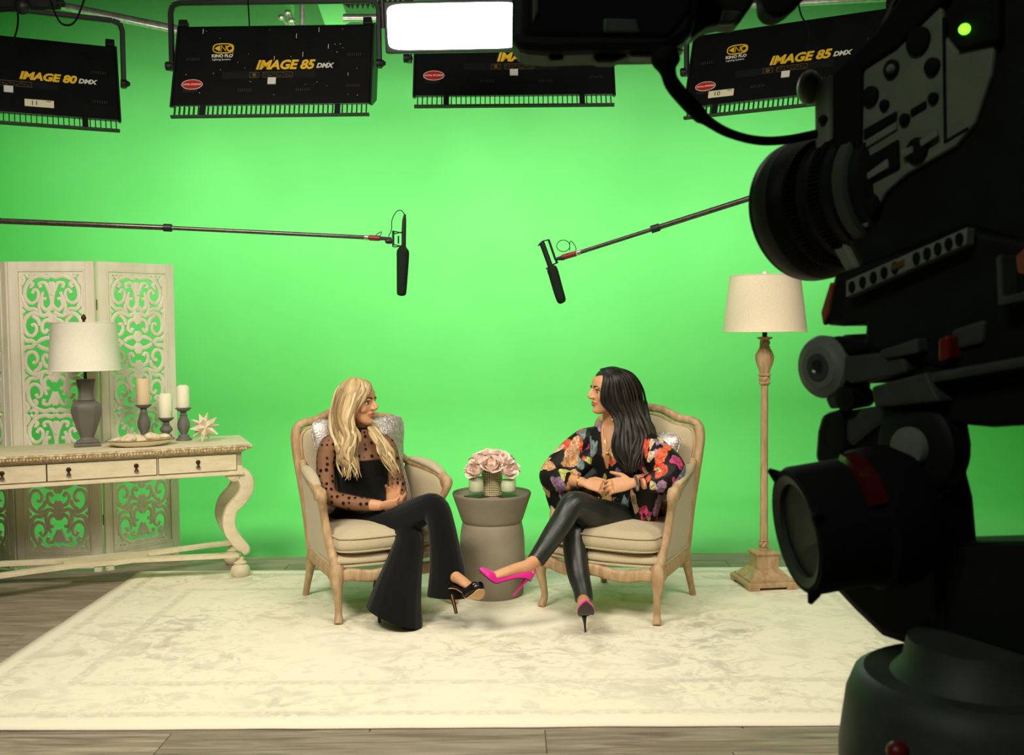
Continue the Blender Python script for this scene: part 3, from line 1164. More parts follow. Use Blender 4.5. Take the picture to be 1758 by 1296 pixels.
# ------------------------------------------------------------------ floor lamp
p = G(1311, 1006)
fl = tag(empty('floor_lamp', (p.x, p.y, 0.0130), R(8)), 'limed wood floor lamp with cream drum shade standing on the rug', 'floor lamp')
mb = MB()
def sq4(a, z):
    return [(-a, -a, z), (a, -a, z), (a, a, z), (-a, a, z)]
mb.loft([sq4(.135, .012), sq4(.137, .016), sq4(.137, .030), sq4(.130, .036), sq4(.120, .038), sq4(.120, .046), sq4(.108, .050), sq4(.100, .058), sq4(.088, .070), sq4(.078, .082), sq4(.066, .092)])
for i in (-1, 1):
    for j in (-1, 1):
        mb.box((i * .105, j * .105, .006), (.06, .06, .012))
bs = mb.build('stepped_base', M['wood'], fl, ang=25)
mb = MB().loft([sq4(.060, .092), sq4(.058, .098), sq4(.058, .160), sq4(.064, .166), sq4(.067, .174), sq4(.060, .180), sq4(.030, .184)])
mb.build('plinth', M['wood'], fl, ang=25)
def rope(par, z0, z1, r, m, turns=5):
    for k in range(turns):
        a0 = 2 * PI * k / turns
        q = [((r) * math.cos(a0 + 1.5 * t), (r) * math.sin(a0 + 1.5 * t), z0 + (z1 - z0) * t) for t in [i / 10 for i in range(11)]]
        mbr.sweep(q, [.004, .011, .012, .011, .004], 6)
mbr = MB()
rope(fl, .196, .232, .018, None)
mbr.lathe([(.024, .184), (.026, .190), (.018, .196), (.018, .232), (.024, .236), (.020, .242)], 16)
mbr.build('rope_collar', M['wood'], fl, ang=50)
HT = 1.5469
mb = MB()
pr = []
for j in range(30):
    pass
rings = []
for z, r in ((.240, .021), (.30, .0215), (.6, .020), (1.0, .019), (1.0724, .0185)):
    ring = []
    for j in range(48):
        th = 2 * PI * j / 48
        q = r * (1 - .10 * max(0, math.cos(th * 8)) ** 2)
        ring.append((q * math.cos(th), q * math.sin(th), z))
    rings.append(ring)
mb.loft(rings)
mb.build('reeded_pole', M['wood'], fl, ang=60)
mbr = MB()
mbr.lathe([(.018, 1.0678), (.030, 1.0753), (.031, 1.0827), (.024, 1.0882), (.026, 1.1003), (.024, 1.1143), (.034, 1.1199), (.035, 1.1255), (.026, 1.1311)], 20)
rope(fl, 1.0882, 1.1162, .020, None)
mbr.build('rope_collar', M['wood'], fl, ang=50)
rings = []
for r, z in crom([(.025, 1.1283), (.030, 1.1469), (.046, 1.1934), (.048, 1.2260), (.036, 1.2539), (.024, 1.2678)], 4):
    ring = []
    for j in range(60):
        th = 2 * PI * j / 60
        q = r * (1 - .13 * max(0, math.cos(th * 6)) ** 4)
        ring.append((q * math.cos(th), q * math.sin(th), z))
    rings.append(ring)
MB().loft(rings).build('fluted_urn', M['wood'], fl, ang=60)
mbr = MB().lathe([(.024, 1.2660), (.030, 1.2724), (.022, 1.2799), (.020, 1.3050), (.026, 1.3096), (.040, 1.3171), (.042, 1.3227), (.012, 1.3264)], 20)
rope(fl, 1.2780, 1.3059, .017, None)
mbr.build('rope_collar', M['wood'], fl, ang=50)
MB().lathe([(.013, 1.3236), (.013, 1.3608), (.016, 1.3627), (.016, 1.50), (.003, 1.4147), (.003, 1.6678)], 12).build('stem', M['bronze'], fl)
shade(fl, M['shade'], .218, .183, 1.3533, 1.6463)
MB().lathe([(.004, 1.6463), (.014, 1.6520), (.016, 1.6613), (.012, 1.6705), (.002, 1.6742)], 14).build('finial', M['wax'], fl)

# ------------------------------------------------------------------ side table and its things
p = G(846, 1022)
ST = V((p.x, p.y, 0.0130))
TH = 0.520
prof = crom([(.150, 0), (.160, .008), (.166, .10), (.170, .20), (.166, .31), (.156, .372)], 4) + [(.152, .376), (.152, .380), (.156, .384)] + \
    crom([(.160, .390), (.180, .45), (.203, .518)], 4) + [(.205, .526), (.203, .533), (.196, TH), (.02, TH)]
st = MB().lathe(prof, 56, ST).build('drum_side_table', M['concrete'], ang=35)
tag(st, 'grey concrete drum side table between the two armchairs', 'side table')
TT = ST.z + TH
def on_side(px, py):
    return G(px, py, TT)
pv = on_side(845, 850)
va = tag(empty('vase', pv), 'small round vase covered in rows of crystal beads', 'vase')
MB().lathe([(.046, 0), (.050, .003), (.050, .128), (.047, .128), (.047, .010), (.01, .008)], 32).build('cylinder', M['vase'], va, ang=50)
mb = MB()
for i in range(13):
    for j in range(30):
        th = 2 * PI * j / 30
        mb.ball((.0515 * math.cos(th), .0515 * math.sin(th), .008 + i * .0093), .0038, 6, 4)
mb.build('crystal_beads', M['crystal'], va, ang=20, kind='stuff')
def petal_mesh(Rr, Hh, span, flare):
    """a cupped petal: patch of a goblet with rounded, slightly rolled lip"""
    mb = MB()
    prof = crom([(.12, .0), (.60, .08), (.93, .36), (1.0, .70), (flare, 1.0)], 2)
    nu, nv = 6, len(prof) - 1
    for s in (0, 1):
        for r_, z_ in prof:
            for j in range(nu + 1):
                u = j / nu * 2 - 1
                zz = z_ * Hh * (1 - .22 * u * u * z_) + .0015 * math.sin(u * 7) * z_
                rr_ = (r_ * Rr + s * .0012) * (1 + .05 * (1 - u * u))
                a_ = u * span * (1 - .25 * z_ * z_)
                mb.v.append((rr_ * math.sin(a_), rr_ * math.cos(a_), zz))
    n = (nu + 1) * (nv + 1)
    for i in range(nv):
        for j in range(nu):
            q = i * (nu + 1) + j
            mb.f.append((q, q + nu + 1, q + nu + 2, q + 1))
            mb.f.append((n + q, n + q + 1, n + q + nu + 2, n + q + nu + 1))
    return mb
pm = [petal_mesh(.047, .042, .95, 1.22), petal_mesh(.036, .047, .95, 1.10), petal_mesh(.022, .048, 1.1, 1.0)]
pmesh = []
blo = []
fl_pos = [(0, 0, .150), (.050, -.036, .132), (-.052, -.034, .130), (.056, .040, .130), (-.056, .040, .130), (.0, -.072, .112), (.094, .0, .100), (-.094, -.002, .098), (.012, .070, .112),
          (.074, -.060, .088), (-.074, -.058, .088)]
for k, (fx, fy, fz) in enumerate(fl_pos):
    c = pv + V((fx, fy, .055 + fz))
    dirn = (V((fx, fy, fz - .02))).normalized()
    e = empty('rose', c)
    e.rotation_euler = dirn.to_track_quat('Z', 'Y').to_euler()
    blo.append(e)
    tag(e, 'pale pink fabric rose bloom in the beaded vase', 'flower', 'pink blooms in the beaded vase')
    q = 0
    for ringi, (cnt, tilt, mi, rad) in enumerate(((5, 9, 0, .0), (4, 3, 1, .0), (3, 0, 2, .0))):
        for j in range(cnt):
            if len(pmesh) <= mi:
                o = pm[mi].build('petal', M['petal'], e, ang=180, flip=False)
                pmesh.append(o.data)
            else:
                o = bpy.data.objects.new('petal', pmesh[mi])
                COL.objects.link(o)
                o.parent = e
            a = 2 * PI * (j + .5 * ringi) / cnt + k
            o.matrix_local = Matrix.Rotation(a, 4, 'Z') @ Matrix.Translation((0, 0, -.012)) @ Matrix.Rotation(-R(tilt + 5 * math.sin(j * 2.3 + k)), 4, 'X')
    stm = MB().sweep([(0, 0, -.005), (0, 0, -.045)], .002, 5).build('stem', M['leaf'], e)

for px, py, lab, mate in ((817, 853, 'square dark coaster under the clear votive glass by the blonde woman', 0), (871, 853, 'square dark coaster under the votive glass by the woman in floral', 0)):
    c = on_side(px + 1, py)
    o = MB().box((c.x, c.y, TT + .003), (.094, .094, .005)).build('coaster', M['coaster'], smooth=False, bevel=.002)
    o.rotation_euler.z = R(38 if px < 840 else 30)
    tag(o, lab, 'coaster', 'dark coasters on the drum table')
for px, py, ht, lab, lc in ((818, 853, .105, 'clear glass votive tumbler with a tall white candle', 'white votive candle filling its glass tumbler'),
                            (873, 853, .095, 'clear glass votive tumbler with a half burnt candle', 'half burnt white candle in a glass tumbler')):
    c = on_side(px, py)
    g = MB().lathe([(.040, 0), (.042, .003), (.042, ht), (.0395, ht), (.0395, .016), (.002, .014)], 32, (c.x, c.y, TT + .0065)).build('votive_glass', M['glass'], ang=50)
    tag(g, lab, 'candle glass', 'votive glasses on the drum table')
    h2 = .072 if ht > .1 else .058
    e = empty('votive_candle', (c.x, c.y, TT + .0065 + .024))
    MB().lathe([(.034, 0), (.0375, .006), (.0380, h2 * .8), (.033, h2), (.012, h2 - .006), (.002, h2 - .008)], 28).build('wax_body', M['wax'], e, ang=50)
    MB().sweep([(0, 0, h2 - .01), (.001, 0, h2 + .004)], .001, 5).build('wick', M['rimdark'], e)
    tag(e, lc, 'candle', 'votive candles on the drum table')

# ------------------------------------------------------------------ armchairs (local: front = -y)
def mirror(pts):
    return pts + [(-p[0],) + tuple(p[1:]) for p in pts[::-1] if abs(p[0]) > 1e-6]


def byl(z):
    return .235 + (z - .30) * .16


def make_chair():
    r = empty('armchair', (0, 0, 0))
    W_, L_ = M['wood'], M['linen']
    for s in (1, -1):
        q = crom([(s * .300, -.245, .268, .036), (s * .312, -.262, .215, .034), (s * .314, -.268, .17, .026), (s * .306, -.258, .11, .019), (s * .302, -.252, .05, .017), (s * .308, -.264, .015, .021), (s * .312, -.272, 0, .020)], 5)
        lg = MB().sweep([p[:3] for p in q], [p[3] for p in q], 10).build('leg', W_, r, ang=70)
        MB().ball((s * .316, -.280, .218), (.018, .012, .022), 8, 6).build('knee_carving', W_, lg)
        q = crom([(s * .245, .228, .28, .028), (s * .248, .240, .20, .027), (s * .250, .270, .12, .020), (s * .254, .300, .04, .017), (s * .256, .312, 0, .018)], 5)
        MB().sweep([p[:3] for p in q], [p[3] for p in q], 10).build('leg', W_, r, ang=70)
    # serpentine seat rail
    out = [(0, -.318), (.10, -.312), (.20, -.292), (.270, -.272), (.308, -.250), (.316, -.21), (.300, -.05), (.275, .12), (.258, .225), (.20, .248), (.10, .250), (0, .25)]
    ring = [p for p in mirror(out)]
    ring = ring[:-1] if ring[-1] == ring[0] else ring
    rc = crom(ring, 4, closed=True)
    dz = []
    for x, y in rc:
        d = 0
        if y < -.2:
            d = -.020 + .016 * math.cos(x / .30 * PI * 2) - (0.012 if abs(x) > .26 else 0)
        dz.append(d)
    rail = MB().sweep([(x, y, .236 + d * .6) for (x, y), d in zip(rc, dz)], (.016, .030), 10, up=(0, 0, 1), closed=True, sq=3.5).build('seat_rail', W_, r, ang=60)
    MB().sweep([(x * 1.012, y * 1.012, .221 + d * .6) for (x, y), d in zip(rc, dz)], .010, 6, closed=True).build('rail_bead', W_, rail)
    # seat deck
    deck = [(x * .985, y * .985) for x, y in rc]
    MB().puff(deck, .050, .030, (0, 0, .284), pw=5).build('seat_deck', L_, r, ang=60)
    MB().sweep([(x * 1.0, y * 1.0, .268) for x, y in rc], .006, 6, closed=True).build('piping', L_, rail)
    # loose cushion with piping
    co = [(0, -.322), (.12, -.318), (.22, -.302), (.285, -.27), (.302, -.23), (.292, -.10), (.262, .08), (.245, .20), (.16, .215), (0, .22)]
    cr2 = mirror(co)
    cr2 = crom(cr2[:-1] if cr2[-1] == cr2[0] else cr2, 4, closed=True)
    cu = MB().puff(cr2, .060, .050, (0, 0, .362), pw=7, crown=.45).build('seat_cushion', L_, r, ang=180)
    ccy = sum(p[1] for p in cr2) / len(cr2)
    for dzp, sc in ((.036, .972), (-.026, .972)):
        MB().sweep([(x * sc, ccy + (y - ccy) * sc, .362 + dzp) for x, y in cr2], .0042, 6, closed=True).build('piping', L_, cu)
    # back frame
    bo = [(.252, .25), (.262, .45), (.276, .60), (.290, .74), (.294, .82), (.282, .872), (.250, .897), (.205, .905), (.165, .912), (.125, .930), (.070, .950), (0, .958)]
    full = [(-x, z) for x, z in bo] + [(x, z) for x, z in bo[::-1][1:]]
    fc = crom(full, 4)
    bf = MB().sweep([(x, byl(z), z) for x, z in fc], (.022, .026), 10, up=(0, -1, .16), sq=3).build('back_frame', W_, r, ang=60)
    MB().sweep([(x * .93, byl(z) - .026, .3 + (z - .3) * .955) for x, z in fc], .008, 6).build('frame_bead', W_, bf)
    for x, z, a in ((0, .962, .045), (.035, .950, .02), (-.035, .950, .02), (.272, .885, .022), (-.272, .885, .022)):
        MB().ball((x, byl(z) - .012, z), (a, .018, .016), 10, 6).build('crest_carving', W_, bf)
    # back upholstery
    ins = crom([(x * .95, .3 + (z - .3) * .965) for x, z in full], 3) + [(.10, .28), (-.10, .28)]
    ins2 = [(x, z - .62) for x, z in ins]
    MB().puff(ins2, .050, .022, (0, byl(.62), .62), (1, 0, 0), (0, .158, .9875), pw=5).build('back_upholstery', L_, r, ang=60)
    # arms
    for s in (1, -1):
        A = crom([(s * .276, .262, .700, .020), (s * .292, .20, .672, .020), (s * .318, .08, .655, .021), (s * .338, -.05, .632, .023), (s * .342, -.125, .612, .026), (s * .338, -.160, .588, .024),
                  (s * .332, -.150, .555, .020), (s * .318, -.128, .50, .019), (s * .308, -.150, .40, .022), (s * .306, -.205, .31, .025), (s * .305, -.245, .25, .028)], 5)
        ar = MB().sweep([p[:3] for p in A], [p[3] for p in A], 10).build('arm', W_, r, ang=70)
        MB().lathe([(.010, -.026), (.026, -.024), (.030, -.018), (.030, .018), (.026, .024), (.010, .026)], 16,
                   xf=Matrix.Translation((s * .341, -.140, .597)) @ Matrix.Rotation(PI / 2, 4, 'Y')).build('arm_scroll', W_, ar, ang=50)
        B = crom([(s * .298, .17, .690, .022, .012), (s * .318, .08, .683, .030, .020), (s * .335, -.03, .662, .030, .020), (s * .341, -.105, .637, .022, .010)], 5)
        MB().sweep([p[:3] for p in B], [(p[3], p[4]) for p in B], 10, up=(0, 0, 1)).build('arm_pad', L_, ar, ang=180)
        # closed side, upholstered in and out
        sp = [(-.215, .262), (-.165, .37), (-.125, .50), (-.145, .568), (-.09, .618), (.02, .638), (.14, .655), (.225, .675), (.238, .50), (.222, .262)]
        spc = crom([(y, z) for y, z in sp], 3, closed=True)
        o = V((s * .300, .02, .49))
        if s > 0:
            MB().puff([(y - .02, z - .49) for y, z in spc], .014, .020, o, (-.12, 1, 0), (s * .10, 0, 1), pw=6).build('side_panel', L_, r, ang=60)
        else:
            MB().puff([(y - .02, z - .49) for y, z in spc], .020, .014, o, (.12, 1, 0), (s * .10, 0, 1), pw=6).build('side_panel', L_, r, ang=60)
    return r


chA = make_chair()
lB = G(580, 1075)
def place(ch, th, ref, loc):
    ch.rotation_euler.z = th
    q = Matrix.Rotation(th, 3, 'Z') @ V(loc)
    ch.location = (ref.x - q.x, ref.y - q.y, 0.0130)
thL, thR = R(32), R(-32)
chB = copy_tree(chA)
place(chA, thL, G(581, 1076), (-.312, -.272, 0))
place(chB, thR, G(1128, 1078), (.312, -.272, 0))
tag(chA, 'limed oak and linen armchair in which the blonde woman sits', 'armchair', 'carved oak armchairs')
tag(chB, 'limed oak and linen armchair in which the dark-haired woman sits', 'armchair', 'carved oak armchairs')

# silver cushions leaning on the chair backs
def cushion(ch, th, w, hh, dx, z, tilt, lab, t=.06, roll=0):
    mb = MB()
    o = crom([(-w, -hh), (-w * .94, 0), (-w, hh), (0, hh * .94), (w, hh), (w * .94, 0), (w, -hh), (0, -hh * .94)], 5, closed=True)
    mb.puff(o, t, t, (0, 0, 0), (1, 0, 0), (0, 0, 1), pw=2.6)
    c = empty('silver_cushion', (0, 0, 0))
    k = mb.build('cover', M['silver'], c, ang=180)
    MB().sweep([(x, 0, z_) for x, z_ in o], .004, 6, closed=True).build('piping', M['silver'], c)
    loc = ch.location + Matrix.Rotation(th, 3, 'Z') @ V((dx, .145, z))
    c.location = loc
    c.rotation_euler = (-tilt, roll, th)
    tag(c, lab, 'cushion', 'silver satin cushions')
cushion(chA, thL, .245, .225, 0.0, .690, R(10), 'shiny silver cushion behind the blonde woman', .045)
cushion(chB, thR, .19, .17, .03, .685, R(10), 'shiny silver cushion behind the dark-haired woman', .045, R(6))

# ------------------------------------------------------------------ people
def frame_from(f):
    """head / torso frame: x forward, y to the person's left, z up"""
    f = V(f).normalized()
    z = V((0, 0, 1))
    y = z.cross(f).normalized()
    z = f.cross(y).normalized()
    return Matrix((f, y, z)).transposed()


def xf_of(c, R3):
    return Matrix.Translation(c) @ R3.to_4x4()


HEAD = [(-.116, .066, .040, .012), (-.112, .076, .020, .024), (-.100, .083, .0, .038), (-.085, .082, -.022, .047), (-.068, .079, -.045, .055), (-.052, .083, -.062, .061),
        (-.030, .083, -.082, .068), (-.005, .082, -.094, .072), (.012, .087, -.098, .0735), (.03, .091, -.099, .074), (.055, .086, -.097, .073), (.078, .070, -.088, .067), (.096, .045, -.070, .053),
        (.108, .012, -.045, .032), (.112, -.012, -.026, .010)]


def add_head(mb, xf):
    rings = []
    for z, fx, bx, w in HEAD:
        ring = []
        cx = (fx + bx) / 2
        a = (fx - bx) / 2
        for j in range(28):
            th = 2 * PI * j / 28
            c, s = math.cos(th), math.sin(th)
            p = 2.3
            x = math.copysign(abs(c) ** (2 / p), c) * a + cx
            y = math.copysign(abs(s) ** (2 / p), s) * w
            if c > 0 and z < -.04:
                y *= 1 - .22 * c
            ring.append((x, y, z))
        rings.append(ring)
    mb.loft(rings, xf=xf)
    # nose, lips, chin, brow ridge, cheeks, ears
    mb.sweep([(.084, 0, .016), (.094, 0, .002), (.104, 0, -.014), (.111, 0, -.026), (.106, 0, -.034), (.088, 0, -.037)], [(.007, .007), (.008, .008), (.0095, .009), (.0115, .009), (.012, .007), (.009, .006)], 10, xf=xf)
    mb.sweep([(.078, 0, .018), (.084, 0, -.004), (.088, 0, -.022), (.086, 0, -.036)], [.008, .012, .014, .012], 10, xf=xf)
    for s in (1, -1):
        mb.ball((.094, s * .010, -.031), (.010, .008, .007), 8, 6, xf=xf)
        mb.ball((.050, s * .036, -.030), (.027, .026, .028), 10, 8, xf=xf)
        mb.ball((.078, s * .028, .017), (.013, .024, .007), 10, 6, xf=xf)
        mb.ball((-.006, s * .073, -.012), (.016, .007, .028), 10, 8, xf=xf)
    mb.sweep([(.072, .026, -.060), (.084, .012, -.056), (.0885, 0, -.0545), (.084, -.012, -.056), (.072, -.026, -.060)], [.003, .0055, .0065, .0055, .003], 8, xf=xf)
    mb.sweep([(.071, .024, -.064), (.083, .011, -.068), (.087, 0, -.070), (.083, -.011, -.068), (.071, -.024, -.064)], [.003, .006, .007, .006, .003], 8, xf=xf)
    mb.ball((.073, 0, -.098), (.015, .018, .014), 10, 8, xf=xf)


def face_parts(root, xf, lipm, browm):
    mb = MB()
    mb.sweep([(.0745, .026, -.0605), (.0868, .012, -.0565), (.0912, 0, -.055), (.0868, -.012, -.0565), (.0745, -.026, -.0605)], [.0018, .0046, .0052, .0046, .0018], 8, xf=xf)
    mb.sweep([(.0735, .024, -.0635), (.0855, .011, -.0675), (.090, 0, -.069), (.0855, -.011, -.0675), (.0735, -.024, -.0635)], [.0018, .0048, .0056, .0048, .0018], 8, xf=xf)
    mb.build('lips', lipm, root, world=True, ang=180)
    for s in (1, -1):
        e = MB().ball((.0690, s * .031, 0), (.0125, .0135, .0105), 14, 10, xf=xf).build('eye', M['eyewhite'], root, world=True, ang=180)
        MB().ball((.0778, s * .0335, .0), (.0045, .0062, .0066), 10, 8, xf=xf).build('iris', M['iris'], e, world=True, ang=180)
        k = MB()
        k.sweep([(.077, s * .017, .003), (.0815, s * .026, .0085), (.080, s * .036, .0085), (.073, s * .046, .0035), (.069, s * .050, .003)], [.001, .0022, .0026, .0024, .001], 6, xf=xf)
        k.sweep([(.077, s * .018, -.004), (.079, s * .028, -.008), (.075, s * .040, -.006)], [.0006, .0010, .0006], 6, xf=xf)
        k.build('eyelashes', M['brow'], e, world=True, ang=180)
        MB().sweep([(.0915, s * .013, .020), (.0900, s * .026, .0245), (.081, s * .042, .0235), (.072, s * .052, .017)], [(.002, .003), (.003, .0042), (.0028, .0035), (.001, .001)], 6, xf=xf).build('eyebrow', browm, root, world=True, ang=180)


def add_hand(mb, wrist, fwd, back, thumb, curls=(25, 35, 30), size=.92, spread=6, tcurl=20, tl=1.0):
    """fwd wrist->knuckles, back = back-of-hand normal, thumb = +1 / -1 side (fwd x back)"""
    w = V(wrist)
    f = V(fwd).normalized()
    b = V(back)
    b = (b - f * b.dot(f)).normalized()
    sd = f.cross(b) * thumb
    k = size
    rings = []
    for t, a, h in ((-.03, .024, .019), (0, .025, .017), (.03, .035, .0155), (.06, .040, .014), (.085, .040, .0125), (.095, .037, .010)):
        c = w + f * t * k
        rings.append([c + sd * (a * k * math.cos(2 * PI * j / 14)) + b * (h * k * math.sin(2 * PI * j / 14)) for j in range(14)])
    mb.loft(rings)
    tips = []
    for i, (off, L) in enumerate(((.029, .078), (.0095, .087), (-.010, .081), (-.029, .065))):
        p = w + f * (.086 - abs(i - 1) * .003) * k + sd * off * k
        d = (f + sd * math.tan(R(spread)) * (1.4 - i) * .7).normalized()
        pts, rad = [p - d * .012], [.0095 * k]
        ca = 0
        axis = d.cross(b).normalized()
        dd = d
        for q, (fr, cu) in enumerate(zip((.45, .31, .24), curls)):
            cu_ = cu[i] if isinstance(cu, (tuple, list)) else cu
            dd = Matrix.Rotation(-R(cu_), 3, axis) @ dd
            pts.append(pts[-1] + dd * (.5 * L * fr * k + (.006 if q == 0 else 0)))
            rad.append((.0092, .0082, .0074)[q] * k)
            pts.append(pts[-1] + dd * .5 * L * fr * k)
            rad.append((.0088, .0078, .0058)[q] * k)
        mb.sweep(pts, rad, 8)
        mb.ball(pts[-1], rad[-1], 8, 6)
        tips.append((pts[-1], dd))
    p = w + f * .022 * k + sd * .024 * k
    d1 = (f * .55 + sd * .75 - b * .35).normalized()
    d2 = Matrix.Rotation(-R(tcurl), 3, b) @ ((f * .9 + sd * .35 - b * .25).normalized())
    pts = [p, p + d1 * .036 * k * tl, p + d1 * .036 * k * tl + d2 * .032 * k * tl, p + d1 * .036 * k * tl + d2 * .058 * k * tl]
    mb.sweep(pts, [.0145 * k, .0125 * k, .0105 * k, .0075 * k], 8)
    mb.ball(pts[-1], .0075 * k, 8, 6)
    tips.append((pts[-1], d2))
    return tips


class Hair:
    def __init__(s):
        s.v, s.f, s.uv, s.att = [], [], [], []

    def lock(s, pts, rad, n=7, tone=None, flat=.55, face=None):
        tone = random.random() if tone is None else tone
        P = [V(p) for p in pts]
        m = len(P)
        b = len(s.v)
        nrm = None
        for i in range(m):
            t = (P[min(i + 1, m - 1)] - P[max(i - 1, 0)])
            t = t.normalized() if t.length > 1e-9 else V((0, 0, -1))
            if face is not None:
                u = V((P[i].x - face.x, P[i].y - face.y, (P[i].z - face.z) * .6 if P[i].z > face.z else 0))
                if P[i].z < face.z - .05:
                    u = u * .5 + V((0, -.1, 0))
                nrm = u if u.length > 1e-6 else V((0, -1, 0))
            elif nrm is None:
                nrm = t.orthogonal()
            nrm = (nrm - t * nrm.dot(t)).normalized()
            sd = t.cross(nrm)
            u = i / (m - 1) * (len(rad) - 1)
            a = min(int(u), len(rad) - 2)
            r = rad[a] * (1 - u + a) + rad[a + 1] * (u - a)
            for j in range(n + 1):
                th = 2 * PI * j / n
                s.v.append(P[i] + sd * (r * math.cos(th)) + nrm * (r * flat * math.sin(th)))
                s.uv.append((j / n + tone * 7, i / (m - 1) * 3))
                s.att.append(tone)
        for i in range(m - 1):
            for j in range(n):
                q = b + i * (n + 1) + j
                s.f.append((q, q + 1, q + n + 2, q + n + 1))

    def family(s, A, B, count, rad, wave=.006, k=7, freq=3.0, jit=.006, face=None, lift=0.0, flat=.5):
        A = crom([tuple(D(*p)) for p in A], k)
        B = crom([tuple(D(*p)) for p in B], k)
        m = len(A)
        if len(B) != m:
            B = [B[min(len(B) - 1, round(i * (len(B) - 1) / (m - 1)))] for i in range(m)]
        for c in range(count):
            t = (c + .5 + random.uniform(-.35, .35)) / count
            ph, fr = random.uniform(0, 6.28), freq * random.uniform(.85, 1.2)
            ph0 = t * 5
            jx = V((random.uniform(-1, 1), random.uniform(-1, 1), random.uniform(-.6, .6))) * jit
            e = 1 - random.uniform(0, .07)
            pts = []
            for i in range(m):
                u = i / (m - 1)
                p = V(A[i]) * (1 - t) + V(B[i]) * t
                am = wave * min(1, u * 1.8) * (1 + u)
                p += V((math.sin(u * 2 * PI * fr + ph0 + ph * .15), math.cos(u * 2 * PI * fr + ph) * .6, 0)) * am + jx * min(1, u * 3) + V((0, -lift, 0))
                pts.append(p)
            pts = pts[:max(4, int(m * e))]
            s.lock(pts, [rad * .12, rad, rad * 1.05, rad, rad * .8, rad * .12], face=face, flat=flat)

    def cap(s, xf, c, r, zmin=-.6, n=30, m=18, tone=.45, cutfront=None):
        b = len(s.v)
        idx = {}
        for i in range(m + 1):
            ph = PI / 2 - (PI / 2 - math.asin(zmin)) * i / m
            for j in range(n + 1):
                th = 2 * PI * j / n
                p = V((c[0] + r[0] * math.cos(ph) * math.cos(th), c[1] + r[1] * math.cos(ph) * math.sin(th), c[2] + r[2] * math.sin(ph)))
                s.v.append(xf @ p)
                s.uv.append((j / n * 4, i / m))
                s.att.append(tone + .2 * math.sin(j * 1.7))
        for i in range(m):
            for j in range(n):
                q = b + i * (n + 1) + j
                s.f.append((q, q + 1, q + n + 2, q + n + 1))

    def build(s, name, m, root):
        off = ORG[root.name]
        me = bpy.data.meshes.new(name)
        me.from_pydata([tuple(V(v) - off) for v in s.v], [], s.f)
        ul = me.uv_layers.new(name='UVMap')
        for lp in me.loops:
            ul.data[lp.index].uv = s.uv[lp.vertex_index]
        at = me.attributes.new('strand', 'FLOAT', 'POINT')
        for i, a in enumerate(s.att):
            at.data[i].value = a
        return finish(me, name, m, root, ang=180, flip=True)


